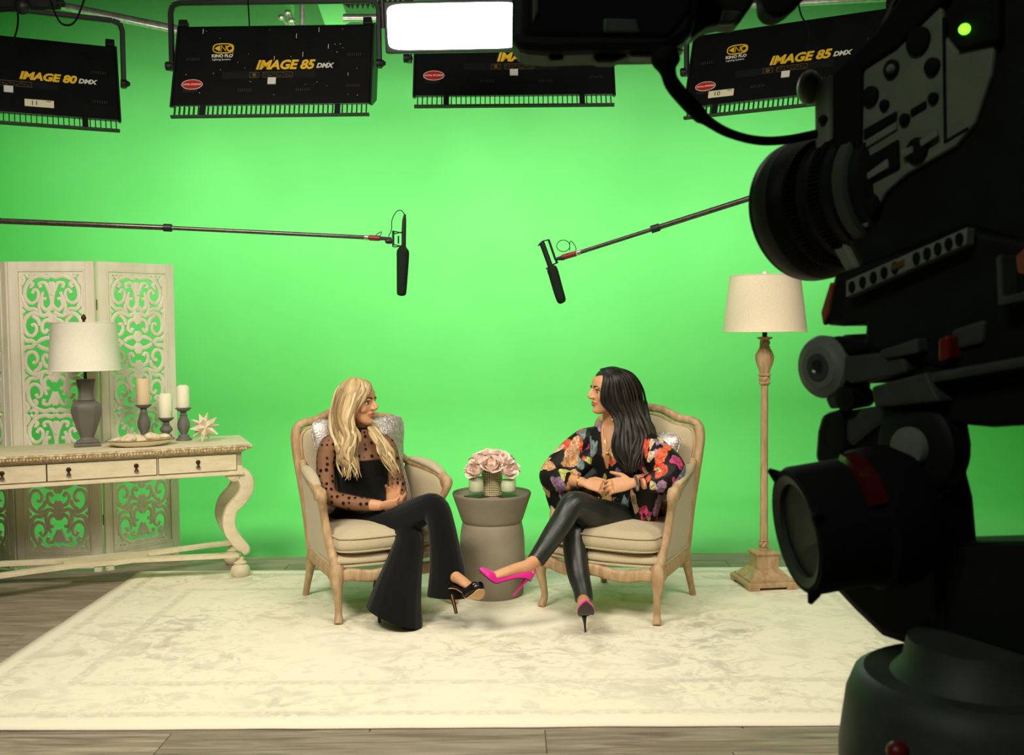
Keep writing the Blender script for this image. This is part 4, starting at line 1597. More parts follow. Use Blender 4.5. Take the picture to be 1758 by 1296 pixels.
def shoe(root, tip, xg, zg, style, matU, matS, hh=.095, pf=0.0, L=.225, heelm=None):
    """tip = bottom of the heel, xg = toe direction and zg = up in the shoe's own standing frame"""
    x = V(xg).normalized()
    z = V(zg)
    z = (z - x * z.dot(x)).normalized()
    y = z.cross(x)
    xf = Matrix.Translation(tip) @ Matrix((x, y, z)).transposed().to_4x4()
    st = crom([(-.022, hh + .004, .012, .050), (-.014, hh, .024, .054), (.02, hh * .96, .029, .044), (.06, hh * .72 + pf * .3, .027, .032), (.10, hh * .36 + pf * .7, .030, .026), (.135, hh * .06 + pf, .037, .030),
               (.165, pf + .001, .039, .036), (.195, pf + .003, .032, .028), (L - .005, pf + .008, .014 if style == 'pump' else .026, .017), (L + .006, pf + .012, .003 if style == 'pump' else .014, .008)], 4)
    sh = None
    if style == 'pump':
        mb = MB()
        rings = []
        for (cx, cz, w, h) in st:
            ring = []
            for j in range(16):
                th = 2 * PI * j / 16
                yy = w * math.cos(th)
                zz = math.sin(th)
                zz = h * (zz ** .6) if zz > 0 else -.004 * abs(zz)
                ring.append((cx, yy * (1 - .12 * max(0, math.sin(th))), cz + zz))
            rings.append(ring)
        mb.loft(rings, xf=xf)
        sh = mb.build('shoe', matU, root, world=True, ang=60)
    else:
        mb = MB()
        # platform and straps
        rings = []
        for (cx, cz, w, h) in st:
            t = pf if cx > .12 else pf * .35
            ring = [(cx, w * 1.05 * math.cos(2 * PI * j / 14), cz + (-.5 * t + .5 * t * math.copysign(abs(math.sin(2 * PI * j / 14)) ** .4, math.sin(2 * PI * j / 14)) + .002)) for j in range(14)]
            rings.append(ring)
        mb.loft(rings, xf=xf)
        mb.loft([[(cx, w * math.cos(2 * PI * j / 14), cz + (.030 if cx < 0 else .0) + .028 * max(-.1, math.sin(2 * PI * j / 14))) for j in range(14)] for (cx, cz, w, h) in st if .125 < cx < .19], xf=xf)
        mb.loft([[(cx + .0, w * 1.04 * math.cos(2 * PI * j / 14), cz + .028 + .035 * math.sin(2 * PI * j / 14)) for j in range(14)] for (cx, cz, w, h) in st if cx < .025], xf=xf)
        mb.sweep([(.02 + .05 * math.sin(t) ** 2, .036 * math.cos(t), hh + .004 + .062 * math.sin(t)) for t in [PI * i / 12 for i in range(13)]], (.004, .014), 8, xf=xf, up=tuple(x))
        sh = mb.build('shoe', matU, root, world=True, ang=60)
    mb = MB()
    rings = []
    for (cx, cz, w, h) in st:
        zb = cz - (pf if cx > .12 else pf * .35 if style != 'pump' else 0)
        rings.append([(cx, w * .93, zb - .0025), (cx, -w * .93, zb - .0025), (cx, -w * .93, zb - .0060), (cx, w * .93, zb - .0060)])
    mb.loft(rings, xf=xf)
    mb.build('sole', matS, sh, world=True, ang=40)
    mb = MB().sweep([(-.002, 0, hh + .004), (-.004, 0, hh * .8), (-.002, 0, hh * .45), (.002, 0, .004), (.002, 0, 0)], [(.020, .019), (.011, .011), (.0055, .0055), (.005, .005), (.005, .005)] if style == 'pump' else [(.022, .02), (.014, .014), (.009, .009), (.008, .008), (.008, .008)], 10, xf=xf, up=(1, 0, 0))
    mb.build('heel', heelm or matU, sh, world=True, ang=60)
    return xf


def add_foot(mb, xf, hh, pf, ankle):
    """bare foot inside the shoe, joined to the ankle (world)"""
    A = xf.inverted() @ V(ankle)
    mb.sweep([tuple(A), (A.x * .5 + .012, A.y * .5, (A.z + hh + .06) * .5), (.030, 0, hh + .040), (.075, 0, hh * .66 + .036 + pf * .3), (.115, 0, hh * .30 + .028 + pf * .7), (.150, 0, pf + .020), (.190, 0, pf + .014)],
             [(.030, .030), (.030, .030), (.032, .028), (.025, .028), (.020, .031), (.015, .031), (.009, .020)], 12, xf=xf, up=(0, 1, 0))
    mb.ball((-.002, 0, hh + .026), (.022, .024, .026), 10, 8, xf=xf)


def ringset(mb, secs, lat, fwd, n=24, grow=0.0, p=2.2):
    """torso sections (px,py,Y,half-width,half-depth)"""
    rings = []
    for px, py, Y, w, d in secs:
        c = D(px, py, Y)
        ring = []
        for j in range(n):
            th = 2 * PI * j / n
            a, b = math.cos(th), math.sin(th)
            a = math.copysign(abs(a) ** (2 / p), a)
            b = math.copysign(abs(b) ** (2 / p), b)
            ring.append(c + lat * ((w + grow) * a) + fwd * ((d + grow) * b))
        rings.append(ring)
    return mb.loft(rings)


def limb(mb, secs, grow=0.0, k=5, n=14, up=None):
    q = crom([tuple(D(*s[:3])) + ((s[3], s[4]) if len(s) > 4 else (s[3], s[3])) for s in secs], k)
    mb.sweep([a[:3] for a in q], [(a[3] + grow, a[4] + grow) for a in q], n, up=up)
    return mb


# ---- blonde woman
def blonde():
    root = tag(empty('person', G(640, 1060)), 'blonde woman in black sheer top and flared trousers, legs crossed, hands together', 'person')
    fw = V((.60, -.80, 0))
    lat = V((.80, .60, 0))            # to her left
    Rh = frame_from((.93, -.36, -.04))
    hc = D(614, 689, 5.02)
    hx = xf_of(hc, Rh)
    sk = MB()
    add_head(sk, hx)
    limb(sk, [(619, 700, 5.03, .046), (622, 726, 5.045, .046), (624, 745, 5.05, .056, .052)])
    tors = [(624, 738, 5.05, .062, .050), (622, 749, 5.05, .120, .066), (622, 762, 5.05, .142, .084), (624, 785, 5.04, .138, .104), (622, 812, 5.05, .124, .092), (621, 845, 5.05, .115, .088), (620, 880, 5.05, .150, .112), (620, 915, 5.05, .158, .118)]
    ringset(sk, tors, lat, fw)
    armR = [(584, 757, 5.0, .048), (566, 769, 4.965, .050), (560, 805, 4.94, .044), (566, 850, 4.89, .038), (600, 862, 4.84, .036), (630, 866, 4.81, .031), (655, 868, 4.79, .024)]
    limb(sk, armR)
    armL = [(652, 757, 5.11, .044), (664, 769, 5.12, .045), (674, 802, 5.09, .041), (684, 842, 5.03, .037), (684, 862, 4.94, .032), (677, 873, 4.83, .024)]
    limb(sk, armL)
    # right hand closes round the left palm, left hand open with fingers up
    tr = add_hand(sk, D(655, 868, 4.79), V((.96, -.12, .06)), V((.15, -.82, -.45)), 1, curls=(35, 45, 30), size=.88, spread=3, tcurl=25)
    tl = add_hand(sk, D(673, 871, 4.825), V((.12, .0, .99)), V((.25, .95, .05)), -1, curls=((4, 14, 18, 26), (16, 22, 26, 30), (14, 16, 18, 22)), size=.96, spread=7, tcurl=-6, tl=1.05)
    # legs under the trousers, feet
    kneeR, kneeL = (745, 872, 4.68), (700, 910, 4.76)
    limb(sk, [(600, 910, 4.99, .070), (680, 896, 4.82, .060), kneeR + (.048,), (762, 930, 4.62, .040), (776, 975, 4.58, .030)])
    limb(sk, [(640, 912, 5.08, .070), (672, 912, 4.93, .060), kneeL + (.048,), (690, 965, 4.68, .040), (668, 1030, 4.62, .030)])
    tipL = G(651, 1073) + V((0, 0, .0130))
    xL = V((.93, -.36, 0))
    s1 = shoe(root, tipL, xL, V((0, 0, 1)), 'platform', M['patent'], M['sole'], .135, .030, .215, M['patent'])
    tipR = D(783, 1053, 4.46)
    zR = V((-.20, .62, .76))
    s2 = shoe(root, tipR, V((.56, -.56, .62)), zR, 'platform', M['patent'], M['tan'], .135, .032, .215, M['bronze'])
    add_foot(sk, s1, .135, .030, D(668, 1028, 4.64))
    add_foot(sk, s2, .135, .032, D(776, 975, 4.58))
    fused(sk, .0036, 'body', M['skin'], root, 5)
    face_parts(root, hx, M['lip'], M['brow'])
    for (p, d) in tr[:4] + tl:
        MB().ball(tuple(p + V((0, -.0045, .001))), (.0035, .002, .0045), 8, 6).build('fingernail', M['sole'], root, world=True, ang=180)
    # trousers
    tr_ = MB()
    ringset(tr_, [(620, 868, 5.05, .124, .098), (619, 898, 5.05, .172, .130), (619, 930, 5.05, .186, .145), (622, 948, 5.04, .165, .13)], lat, fw)
    limb(tr_, [(600, 913, 4.98, .102), (640, 909, 4.90, .094), (690, 893, 4.80, .082), (728, 875, 4.71, .072), (747, 872, 4.67, .066), (757, 900, 4.64, .066), (764, 945, 4.61, .074, .070), (768, 985, 4.585, .086, .072), (766, 1026, 4.57, .092, .066)], up=(0, 1, 0))
    limb(tr_, [(645, 916, 5.06, .088), (672, 918, 4.93, .084), (697, 918, 4.78, .076), (702, 932, 4.72, .074), (695, 965, 4.66, .088, .080), (684, 1010, 4.59, .112, .096), (677, 1045, 4.56, .132, .112), (674, 1074, 4.55, .144, .122)], up=(0, 1, 0))
    def hem(p):
        return p.x < -.335 and p.z < .112 - .385 * (p.x + .690)
    trs = fused(tr_, .006, 'flared_trousers', M['blackcloth'], root, 4, cut=hem, slices=[(lambda p: p.x < -.335 and p.z < .35, V((-.690, 0, .112)), V((.385, 0, 1)))])
    bd = MB()
    ringset(bd, [(624, 786, 5.04, .138, .106), (622, 800, 5.045, .134, .106), (622, 815, 5.05, .126, .096), (621, 848, 5.05, .120, .094), (620, 885, 5.05, .154, .118)], lat, fw, grow=.009)
    fused(bd, .006, 'bodice', M['blackcloth'], root, 3)
    sh = MB()
    ringset(sh, [(624, 736, 5.05, .060, .050)] + tors[1:5], lat, fw, grow=.007)
    limb(sh, armR[:-1] + [(652, 869, 4.843, .026)], grow=.006)
    limb(sh, armL[:-1] + [(679, 872, 4.90, .026)], grow=.006)
    zc = D(624, 737, 5.05).z
    fused(sh, .006, 'sheer_top', M['sheer'], root, 3, label='sheer brown tulle with black dots')
    cl = MB()
    for (px, py, Y, r, dr) in ((623, 733, 5.047, .0545, V((0, 0, 1))), (653, 869, 4.842, .030, V((1, -.1, .03)))):
        c = D(px, py, Y)
        q = dr.orthogonal().normalized()
        w = dr.normalized().cross(q)
        cl = MB().sweep([c + q * r * math.cos(2 * PI * j / 24) + w * r * math.sin(2 * PI * j / 24) for j in range(24)], .0042, 6, closed=True)
        cl.build('trim_band', M['blackcloth'], root, world=True)
    # hair
    h = Hair()
    h.cap(hx, (-.014, 0, .034), (.097, .083, .090), zmin=-.3)
    h.cap(hx, (-.030, 0, .02), (.085, .084, .093), zmin=-.85)
    fc = hc.copy()
    near_f = [(626, 651, 5.0), (634, 662, 4.955), (627, 683, 4.935), (611, 703, 4.925), (608, 726, 4.915), (616, 750, 4.905), (614, 780, 4.895), (621, 826, 4.885)]
    near_b = [(598, 652, 5.03), (577, 668, 5.01), (568, 700, 4.99), (568, 735, 4.965), (574, 765, 4.925), (580, 785, 4.905), (583, 805, 4.895), (588, 824, 4.89)]
    h.family(near_f, near_b, 30, .0105, wave=.0045, freq=2.6, face=fc)
    near_f2 = [(620, 650, 5.01), (626, 664, 4.955), (616, 690, 4.93), (606, 715, 4.905), (612, 742, 4.885), (606, 775, 4.875), (612, 800, 4.87), (618, 829, 4.865)]
    near_b2 = [(603, 651, 5.03), (584, 670, 4.97), (576, 700, 4.945), (580, 735, 4.93), (588, 765, 4.90), (584, 790, 4.885), (592, 808, 4.875), (590, 826, 4.87)]
    h.family(near_f2, near_b2, 24, .0085, wave=.006, freq=3.0, face=fc)
    back_f = [(606, 651, 5.05), (582, 668, 5.09), (570, 700, 5.10), (568, 740, 5.10), (572, 775, 5.08), (580, 800, 5.05)]
    back_b = [(622, 651, 5.06), (610, 664, 5.12), (600, 700, 5.14), (598, 740, 5.13), (600, 775, 5.11), (604, 800, 5.08)]
    h.family(back_f, back_b, 18, .012, wave=.005, face=fc)
    far_f = [(628, 652, 5.05), (626, 672, 5.11), (624, 705, 5.10), (634, 727, 5.03), (640, 748, 4.955), (650, 772, 4.915), (662, 795, 4.90), (680, 826, 4.90)]
    far_b = [(622, 652, 5.06), (618, 672, 5.13), (620, 705, 5.13), (638, 728, 5.06), (654, 748, 4.985), (669, 770, 4.955), (678, 792, 4.945), (685, 812, 4.94)]
    h.family(far_f, far_b, 22, .0090, wave=.005, freq=3.0, face=fc)
    # front pieces framing the forehead
    h.family([(624, 651, 5.0), (634, 656, 4.97), (637, 668, 4.955), (630, 680, 4.945), (619, 692, 4.935)], [(616, 650, 5.0), (622, 660, 4.95), (622, 675, 4.935), (612, 690, 4.93), (604, 700, 4.925)], 12, .0075, wave=.001, face=fc, jit=.002)
    h.build('hair', M['blonde'], root)
    return root


# ---- dark-haired woman
def brunette():
    root = tag(empty('person', G(1010, 1075)), 'dark-haired woman in floral blouse, leather trousers and pink pumps, legs crossed', 'person')
    fw = V((-.50, -.866, 0))
    lat = V((.866, -.50, 0))          # to her left
    Rh = frame_from((-.955, -.295, .02))
    hc = D(1046, 671, 4.97)
    hx = xf_of(hc, Rh)
    sk = MB()
    add_head(sk, hx)
    limb(sk, [(1047, 690, 4.985, .048), (1050, 712, 5.0, .046), (1052, 736, 5.01, .058, .054)])
    tors = [(1052, 728, 5.01, .064, .052), (1053, 738, 5.01, .125, .068), (1055, 752, 5.01, .150, .086), (1058, 778, 5.0, .142, .106), (1062, 810, 5.01, .126, .096), (1067, 845, 5.01, .122, .094), (1072, 880, 5.01, .155, .116), (1074, 912, 5.01, .160, .12)]
    ringset(sk, tors, lat, fw)
    armR = [(1020, 748, 5.06, .046), (1001, 757, 5.08, .048), (975, 785, 5.06, .043), (953, 815, 5.02, .038), (968, 822, 4.93, .033), (1001, 828, 4.81, .025)]
    armL = [(1092, 752, 4.95, .046), (1110, 762, 4.90, .049), (1132, 788, 4.83, .044), (1152, 812, 4.74, .038), (1128, 826, 4.71, .034), (1102, 831, 4.69, .026)]
    limb(sk, armR)
    limb(sk, armL)
    t1 = add_hand(sk, D(1003, 829, 4.80), V((.90, -.40, -.14)), V((.05, -.72, .68)), -1, curls=(22, 42, 34), size=.92, spread=3, tcurl=10)
    t2 = add_hand(sk, D(1086, 829, 4.685), V((-.97, -.02, -.12)), V((.05, -.84, .52)), 1, curls=(14, 40, 34), size=1.0, spread=4, tcurl=10)
    kneeL, kneeR = (984, 866, 4.66), (990, 893, 4.76)
    limb(sk, [(1100, 900, 4.97, .070), (1040, 886, 4.80, .056), (984, 868, 4.66, .044), (952, 915, 4.575, .038), (921, 962, 4.50, .030)])
    limb(sk, [(1048, 902, 5.06, .070), (1022, 903, 4.91, .056), (992, 903, 4.78, .044), (990, 950, 4.70, .040), (1002, 1032, 4.585, .030)])
    tip2 = D(882, 1023, 4.43)
    s2 = shoe(root, tip2, V((-.68, -.40, .60)), V((.56, .20, .80)), 'pump', M['pink'], M['sole'], .10, 0, .222)
    tip1 = G(1005, 1090) + V((0, 0, .0130))
    ph = R(50)
    s1 = shoe(root, tip1, V((-.03, -math.cos(ph), math.sin(ph))), V((0, math.sin(ph), math.cos(ph))), 'pump', M['pink'], M['sole'], .10, 0, .222, M['sole'])
    add_foot(sk, s2, .10, 0, D(921, 962, 4.50))
    add_foot(sk, s1, .10, 0, D(1002, 1032, 4.585))
    fused(sk, .0036, 'body', M['skin2'], root, 5)
    face_parts(root, hx, M['lip'], M['brow'])
    # leather trousers
    tr_ = MB()
    ringset(tr_, [(1068, 862, 5.01, .135, .105), (1073, 890, 5.01, .166, .128), (1074, 918, 5.01, .170, .132), (1073, 928, 5.01, .15, .12)], lat, fw)
    limb(tr_, [(1100, 902, 4.97, .090), (1062, 894, 4.86, .088), (1020, 880, 4.75, .076), (992, 866, 4.67, .064), (980, 869, 4.645, .060), (966, 893, 4.61, .056), (950, 918, 4.57, .053), (934, 942, 4.53, .046), (919, 964, 4.50, .042)])
    limb(tr_, [(1048, 904, 5.05, .086), (1022, 904, 4.91, .078), (997, 900, 4.80, .068), (988, 914, 4.755, .062), (988, 945, 4.71, .060), (993, 985, 4.65, .054), (1000, 1012, 4.61, .046), (1003, 1032, 4.585, .044)])
    fused(tr_, .006, 'leather_trousers', M['leather'], root, 3)
    # blouse with open V front and wide sleeves
    bl = MB()
    ringset(bl, [(1052, 727, 5.01, .066, .056), (1053, 736, 5.015, .128, .076), (1055, 750, 5.015, .158, .094), (1059, 778, 5.01, .162, .118), (1063, 812, 5.015, .156, .116), (1069, 848, 5.02, .160, .118), (1078, 880, 5.02, .184, .138), (1084, 903, 5.02, .196, .150)], lat, fw)
    limb(bl, [(1022, 750, 5.05, .055), (1002, 757, 5.07, .062), (975, 783, 5.05, .070), (954, 808, 5.01, .074, .072), (950, 820, 4.97, .070), (962, 823, 4.92, .060), (980, 825, 4.87, .046)])
    limb(bl, [(956, 822, 5.0, .060), (955, 845, 4.99, .066, .045), (960, 872, 4.98, .060, .03)])
    limb(bl, [(1092, 755, 4.95, .056), (1112, 764, 4.90, .068), (1134, 788, 4.83, .080), (1150, 806, 4.75, .078), (1144, 820, 4.72, .070), (1126, 827, 4.70, .056), (1108, 831, 4.695, .040)])
    limb(bl, [(1114, 826, 4.79, .085, .070), (1108, 855, 4.82, .085, .070), (1100, 885, 4.86, .088, .070), (1094, 906, 4.88, .085, .06)])
    limb(bl, [(1040, 765, 5.02, .06, .06), (1015, 785, 5.02, .062, .05), (985, 812, 4.99, .055, .045), (965, 822, 4.97, .05, .04)])
    limb(bl, [(1040, 800, 5.02, .06, .06), (1010, 820, 5.01, .055, .045), (975, 845, 4.99, .05, .035)])
    limb(bl, [(1085, 775, 4.95, .06, .06), (1110, 795, 4.90, .06, .05), (1135, 815, 4.80, .05, .05)])
    cN = D(1055, 740, 5.01)
    zt, zb = D(1053, 722, 4.95).z, D(1050, 806, 4.90).z
    def cutv(p):
        q = p - cN
        l = q.dot(lat) - .004
        f = q.dot(fw)
        if f < .0 or p.z < zb:
            return False
        t = (p.z - zb) / (zt - zb)
        return abs(l) < .006 + .052 * t and f > .03 * (1 - t)
    fused(bl, .0045, 'floral_blouse', M['floral'], root, 3, cut=cutv, label='black silk with large painted flowers')
    # jewellery
    nk = MB()
    a = D(1046, 741, 4.94)
    pend = D(1043, 778, 4.885)
    nk.sweep(crom([tuple(D(1036, 735, 4.955)), tuple(D(1038, 755, 4.905)), tuple(pend)], 6), .0014, 5)
    nk.sweep(crom([tuple(D(1060, 737, 4.935)), tuple(D(1053, 757, 4.895)), tuple(pend)], 6), .0014, 5)
    nk.ball(tuple(pend + V((0, -.004, -.006))), (.010, .003, .011), 12, 8)
    nk.build('necklace', M['gold'], root, world=True)
    for (px, py, Y, r, dr, mm, nm, th) in ((994, 827, 4.83, .032, V((.9, -.36, -.1)), M['gold'], 'bangle', .0032), (1092, 830, 4.685, .034, V((-.97, -.1, -.1)), M['steel'], 'watch', .007)):
        c = D(px, py, Y)
        q = dr.orthogonal().normalized()
        w = dr.normalized().cross(q)
        MB().sweep([c + q * r * math.cos(2 * PI * j / 28) + w * r * .85 * math.sin(2 * PI * j / 28) for j in range(28)], th, 6, closed=True).build(nm, mm, root, world=True)
    MB().ball(tuple(D(1052, 722, 4.90)), (.006, .003, .008), 8, 6).build('earring', M['gold'], root, world=True)
    # hair
    h = Hair()
    h.cap(hx, (-.014, 0, .034), (.097, .084, .090), zmin=-.3, tone=.3)
    h.cap(hx, (-.030, 0, .02), (.086, .085, .095), zmin=-.85, tone=.3)
    fc = hc.copy()
    nf = [(1030, 633, 4.96), (1036, 645, 4.905), (1034, 668, 4.89), (1034, 690, 4.885), (1046, 708, 4.89), (1053, 732, 4.87), (1052, 762, 4.845), (1060, 790, 4.83), (1078, 815, 4.82)]
    nb = [(1056, 629, 4.99), (1084, 640, 4.97), (1101, 665, 4.97), (1109, 695, 4.97), (1117, 722, 4.95), (1124, 742, 4.91), (1120, 765, 4.86), (1108, 788, 4.835), (1098, 812, 4.82)]
    h.family(nf, nb, 34, .0115, wave=.006, freq=2.0, face=fc)
    nf2 = [(1034, 632, 4.95), (1042, 648, 4.89), (1040, 672, 4.875), (1044, 695, 4.875), (1056, 716, 4.875), (1060, 742, 4.85), (1060, 770, 4.825), (1068, 795, 4.815), (1080, 818, 4.81)]
    nb2 = [(1052, 629, 4.98), (1076, 644, 4.93), (1090, 672, 4.925), (1098, 702, 4.925), (1108, 728, 4.91), (1112, 750, 4.865), (1106, 775, 4.83), (1098, 797, 4.82), (1094, 816, 4.815)]
    h.family(nf2, nb2, 26, .010, wave=.005, freq=2.4, face=fc)
    h.family([(1052, 630, 5.0), (1080, 645, 5.04), (1098, 675, 5.05), (1106, 710, 5.04), (1114, 740, 5.02), (1118, 765, 4.98)],
             [(1040, 632, 5.02), (1056, 648, 5.08), (1070, 680, 5.09), (1080, 715, 5.07), (1090, 745, 5.05), (1096, 770, 5.03)], 16, .013, wave=.004, face=fc)
    h.family([(1032, 633, 4.98), (1028, 640, 4.985), (1027, 648, 4.98), (1032, 655, 4.955)], [(1044, 630, 4.98), (1038, 640, 4.93), (1036, 655, 4.905), (1036, 670, 4.90)], 10, .007, wave=0, face=fc, jit=.001)
    h.build('hair', M['brunette'], root)
    return root


blonde()
brunette()

# ------------------------------------------------------------------ tube-bank lights in the grid
TX = Matrix.Rotation(PI / 2, 4, 'X')


def bank(px, py, Y, tilt, yaw, model, label, num=None, wide=1.26, roll=0.0, hp=.612, oval=True, logo=True, tsh=0.0, speck=False, ts=.090):
    c = D(px, py, Y)
    r = tag(empty('studio_light_bank', c), label, 'studio light', 'black tube light banks over the set')
    r.rotation_euler = Matrix.Rotation(yaw, 3, 'Z').to_euler()
    T = Matrix.Rotation(-tilt, 4, 'X') @ Matrix.Rotation(roll, 4, 'Y')
    hw, hh = wide / 2, hp / 2
    mb = MB()
    pr = [(0, -hh), (0, hh * .86), (.05, hh), (.15, hh), (.19, hh * .72), (.19, -hh * .52), (.05, -hh * .92)]
    rings = [[(x * 1.0, y, z) for y, z in pr] for x in (-hw, hw)]
    mb.loft(rings, xf=T)
    body = mb.build('housing', M['black_panel'], r, smooth=False, bevel=.006)
    for s in (-1, 1):
        MB().prism([(y * 1.08 - .004, z * 1.03) for y, z in pr], -.006, .006, (s * (hw + .006), 0, 0), (0, 1, 0), (0, 0, 1), xf=T).build('end_plate', M['black'], r, smooth=False, bevel=.002)
    mb = MB()
    for k in range(8):
        z = -hh * .45 + k * hh * 1.10 / 7
        mb.sweep([(-hw + .03, .196, z), (hw - .03, .196, z)], .014, 8, xf=T)
    mb.build('lamp_tube', M['tubes'], r, kind='stuff')
    # louvre skirt below the back panel
    sk = .068
    mb = MB()
    n = 40
    for k in range(n + 1):
        x = -hw + .02 + k * (wide - .04) / n
        mb.box((x, .010, -hh - sk / 2), (.0055, .020, sk), xf=T)
    mb.build('louvre_fin', M['black'], r, smooth=False, kind='stuff')
    mb = MB()
    mb.box((0, .006, -hh - sk - .004), (wide, .022, .014), xf=T)
    mb.build('louvre_rail', M['rigmid'], r, smooth=False)
    for fx in (-.34, .34):
        MB().box((fx * wide, .0, -hh - sk / 2), (.034, .018, sk), xf=T).build('louvre_latch', M['black'], r, smooth=False)
    for s in (-1, 1):
        MB().box((s * (hw - .03), -.004, hh * .86 + .02), (.055, .05, .045), xf=T).build('corner_block', M['black'], r, smooth=False, bevel=.003)
    # back panel details: pressed line, control strip, vents, lettering
    e = .0035
    mb = MB()
    mb.box((-.02, -e * .4, -.09), (wide * .48, .002, .052), xf=T)
    mb.build('control_recess', M['black'], body, smooth=False)
    mb = MB()
    for (x0, x1) in ((-.145, -.085), (-.06, .13)):
        for (a0, b0, a1, b1) in ((x0, -.074, x1, -.072), (x0, -.110, x1, -.108), (x0, -.11, x0 + .002, -.072), (x1 - .002, -.11, x1, -.072)):
            mb.box(((a0 + a1) / 2, -e, (b0 + b1) / 2), (abs(a1 - a0) + 1e-4, .001, abs(b1 - b0) + 1e-4), xf=T)
    for q in range(9):
        mb.box((-.05 + q * .02, -e, -.085 - .006 * (q % 3)), (.011, .001, .004), xf=T)
    mb.lathe([(.013, -.001), (.013, .001), (.008, .001), (.008, -.001)], 14, xf=T @ Matrix.Translation((-.115, -e, -.091)) @ TX)
    mb.build('control_markings', mat_dim, body, smooth=False)
    MB().box((0, -.004, -.136), (.052, .006, .046), xf=T).build('white_socket', M['whiteprint'], body, smooth=False)
    mb = MB()
    for (vx, vz) in ((-.52, .03), (.52, .05), (-.52, -.20), (.52, -.175), (-.17, -.20), (.20, -.20)):
        for q in range(7):
            mb.box((vx - .04 + q * .0135, -e * .6, vz), (.004, .002, .020), xf=T)
    mb.build('vent_slots', M['rigmid'], body, smooth=False, kind='stuff')
    if speck:
        mb = MB()
        for q in range(46):
            u, w_ = random.uniform(-.6, .6), random.uniform(-.25, .24)
            mb.box((u, -.001, w_), (random.uniform(.002, .005), .002, random.uniform(.002, .005) if q % 6 else random.uniform(.02, .035)), xf=T)
        mb.build('paint_flecks', M['whiteprint'], body, smooth=False, kind='stuff')
    def tx(t, sx, sz, size, m, nm, **k):
        text_obj(nm, t, size, T @ Matrix.Translation((sx, -e, sz)) @ TX, m, body, **k)
    tx(model, -.110 + tsh, -.050, ts, M['yellow'], 'lettering', shear=.25, bold=.0035, ext=.001, space=.98)
    tx('DMX', -.110 + .39 * ts / .09 + tsh, -.045, .046, M['whiteprint'], 'lettering', shear=.25, bold=.002, ext=.001)
    if logo:
        tx('KINO FLO', -.40, .040, .030, M['whiteprint'], 'lettering', bold=.0012, ext=.001)
        tx('Lighting Systems', -.395, .018, .018, M['whiteprint'], 'lettering', ext=.001)
        mb = MB()
        for rr, zz in ((1.0, .0), ):
            q = [(-.328 + .066 * math.copysign(abs(math.cos(t)) ** .7, math.cos(t)), -e, .105 + .034 * math.copysign(abs(math.sin(t)) ** .7, math.sin(t))) for t in [2 * PI * j / 32 for j in range(32)]]
            mb.sweep(q, .004, 6, closed=True, xf=T)
        mb.prism([(-.385, .105), (-.350, .128), (-.350, .082)], 0, .002, (0, -e + .001, 0), (1, 0, 0), (0, 0, 1), xf=T)
        mb.sweep([(-.342, -e, .085), (-.342, -e, .126), (-.312, -e, .085), (-.312, -e, .126)], .0045, 6, xf=T)
        mb.sweep([(-.286 + .018 * math.cos(2 * PI * j / 16), -e, .105 + .019 * math.sin(2 * PI * j / 16)) for j in range(16)], .005, 6, closed=True, xf=T)
        mb.build('emblem', M['yellow'], body)
    if oval:
        mb = MB().prism(circle(.066, 28, .034), 0, .002, (-.51, -e + .001, -.155), (1, 0, 0), (0, 0, 1), xf=T)
        ov = mb.build('oval_sticker', M['red'], body, smooth=False)
        mb = MB().sweep([(-.51 + .066 * math.cos(2 * PI * j / 32), -e, -.155 + .034 * math.sin(2 * PI * j / 32)) for j in range(32)], .0025, 5, closed=True, xf=T)
        mb.build('sticker_edge', M['whiteprint'], ov)
        text_obj('lettering', 'LOYAL STUDIOS', .0155, T @ Matrix.Translation((-.51, -e - .002, -.160)) @ TX, M['whiteprint'], ov, align='CENTER', bold=.0006, ext=.0006)
    if num:
        sx = num[1]
        o = MB().box((sx, -.004, -.225), (.165, .003, .052), xf=T).build('paper_label', M['label'], body, smooth=False)
        text_obj('lettering', num[0], .046, T @ Matrix.Translation((sx - .05, -.0062, -.240)) @ TX, M['bronze'], o, ext=.0005)
        text_obj('lettering', 'SIDE', .014, T @ Matrix.Translation((sx + .04, -.0062, -.212)) @ TX, M['bronze'], o, ext=.0005)
    # yoke in the yawed but untilted frame
    w2, up = hw + .045, .40
    mb = MB()
    q = [(-w2, .06, -.03), (-w2, .06, up - .06), (-w2 + .015, .06, up - .015), (-w2 + .06, .06, up), (w2 - .06, .06, up), (w2 - .015, .06, up - .015), (w2, .06, up - .06), (w2, .06, -.03)]
    mb.sweep(q, (.007, .020), 8, up=(0, 1, 0), sq=6)
    mb = MB()
    for a_, b_ in zip(q[:-1], q[1:]):
        mb.sweep([a_, b_], .016, 8, up=(0, 1, 0), sq=5)
    yk = mb.build('yoke', M['black'], r, ang=40)
    for s in (-1, 1):
        MB().lathe([(.010, -.03), (.028, -.028), (.030, .0), (.010, .03)], 12, xf=Matrix.Translation((s * (w2 + .01), .06, -.0)) @ Matrix.Rotation(PI / 2, 4, 'Y')).build('tilt_knob', M['black'], yk)
    zt = 4.40 - c.z
    MB().sweep([(0, .06, up), (0, .06, zt)], .018, 10).build('spigot', M['black'], r)
    return r


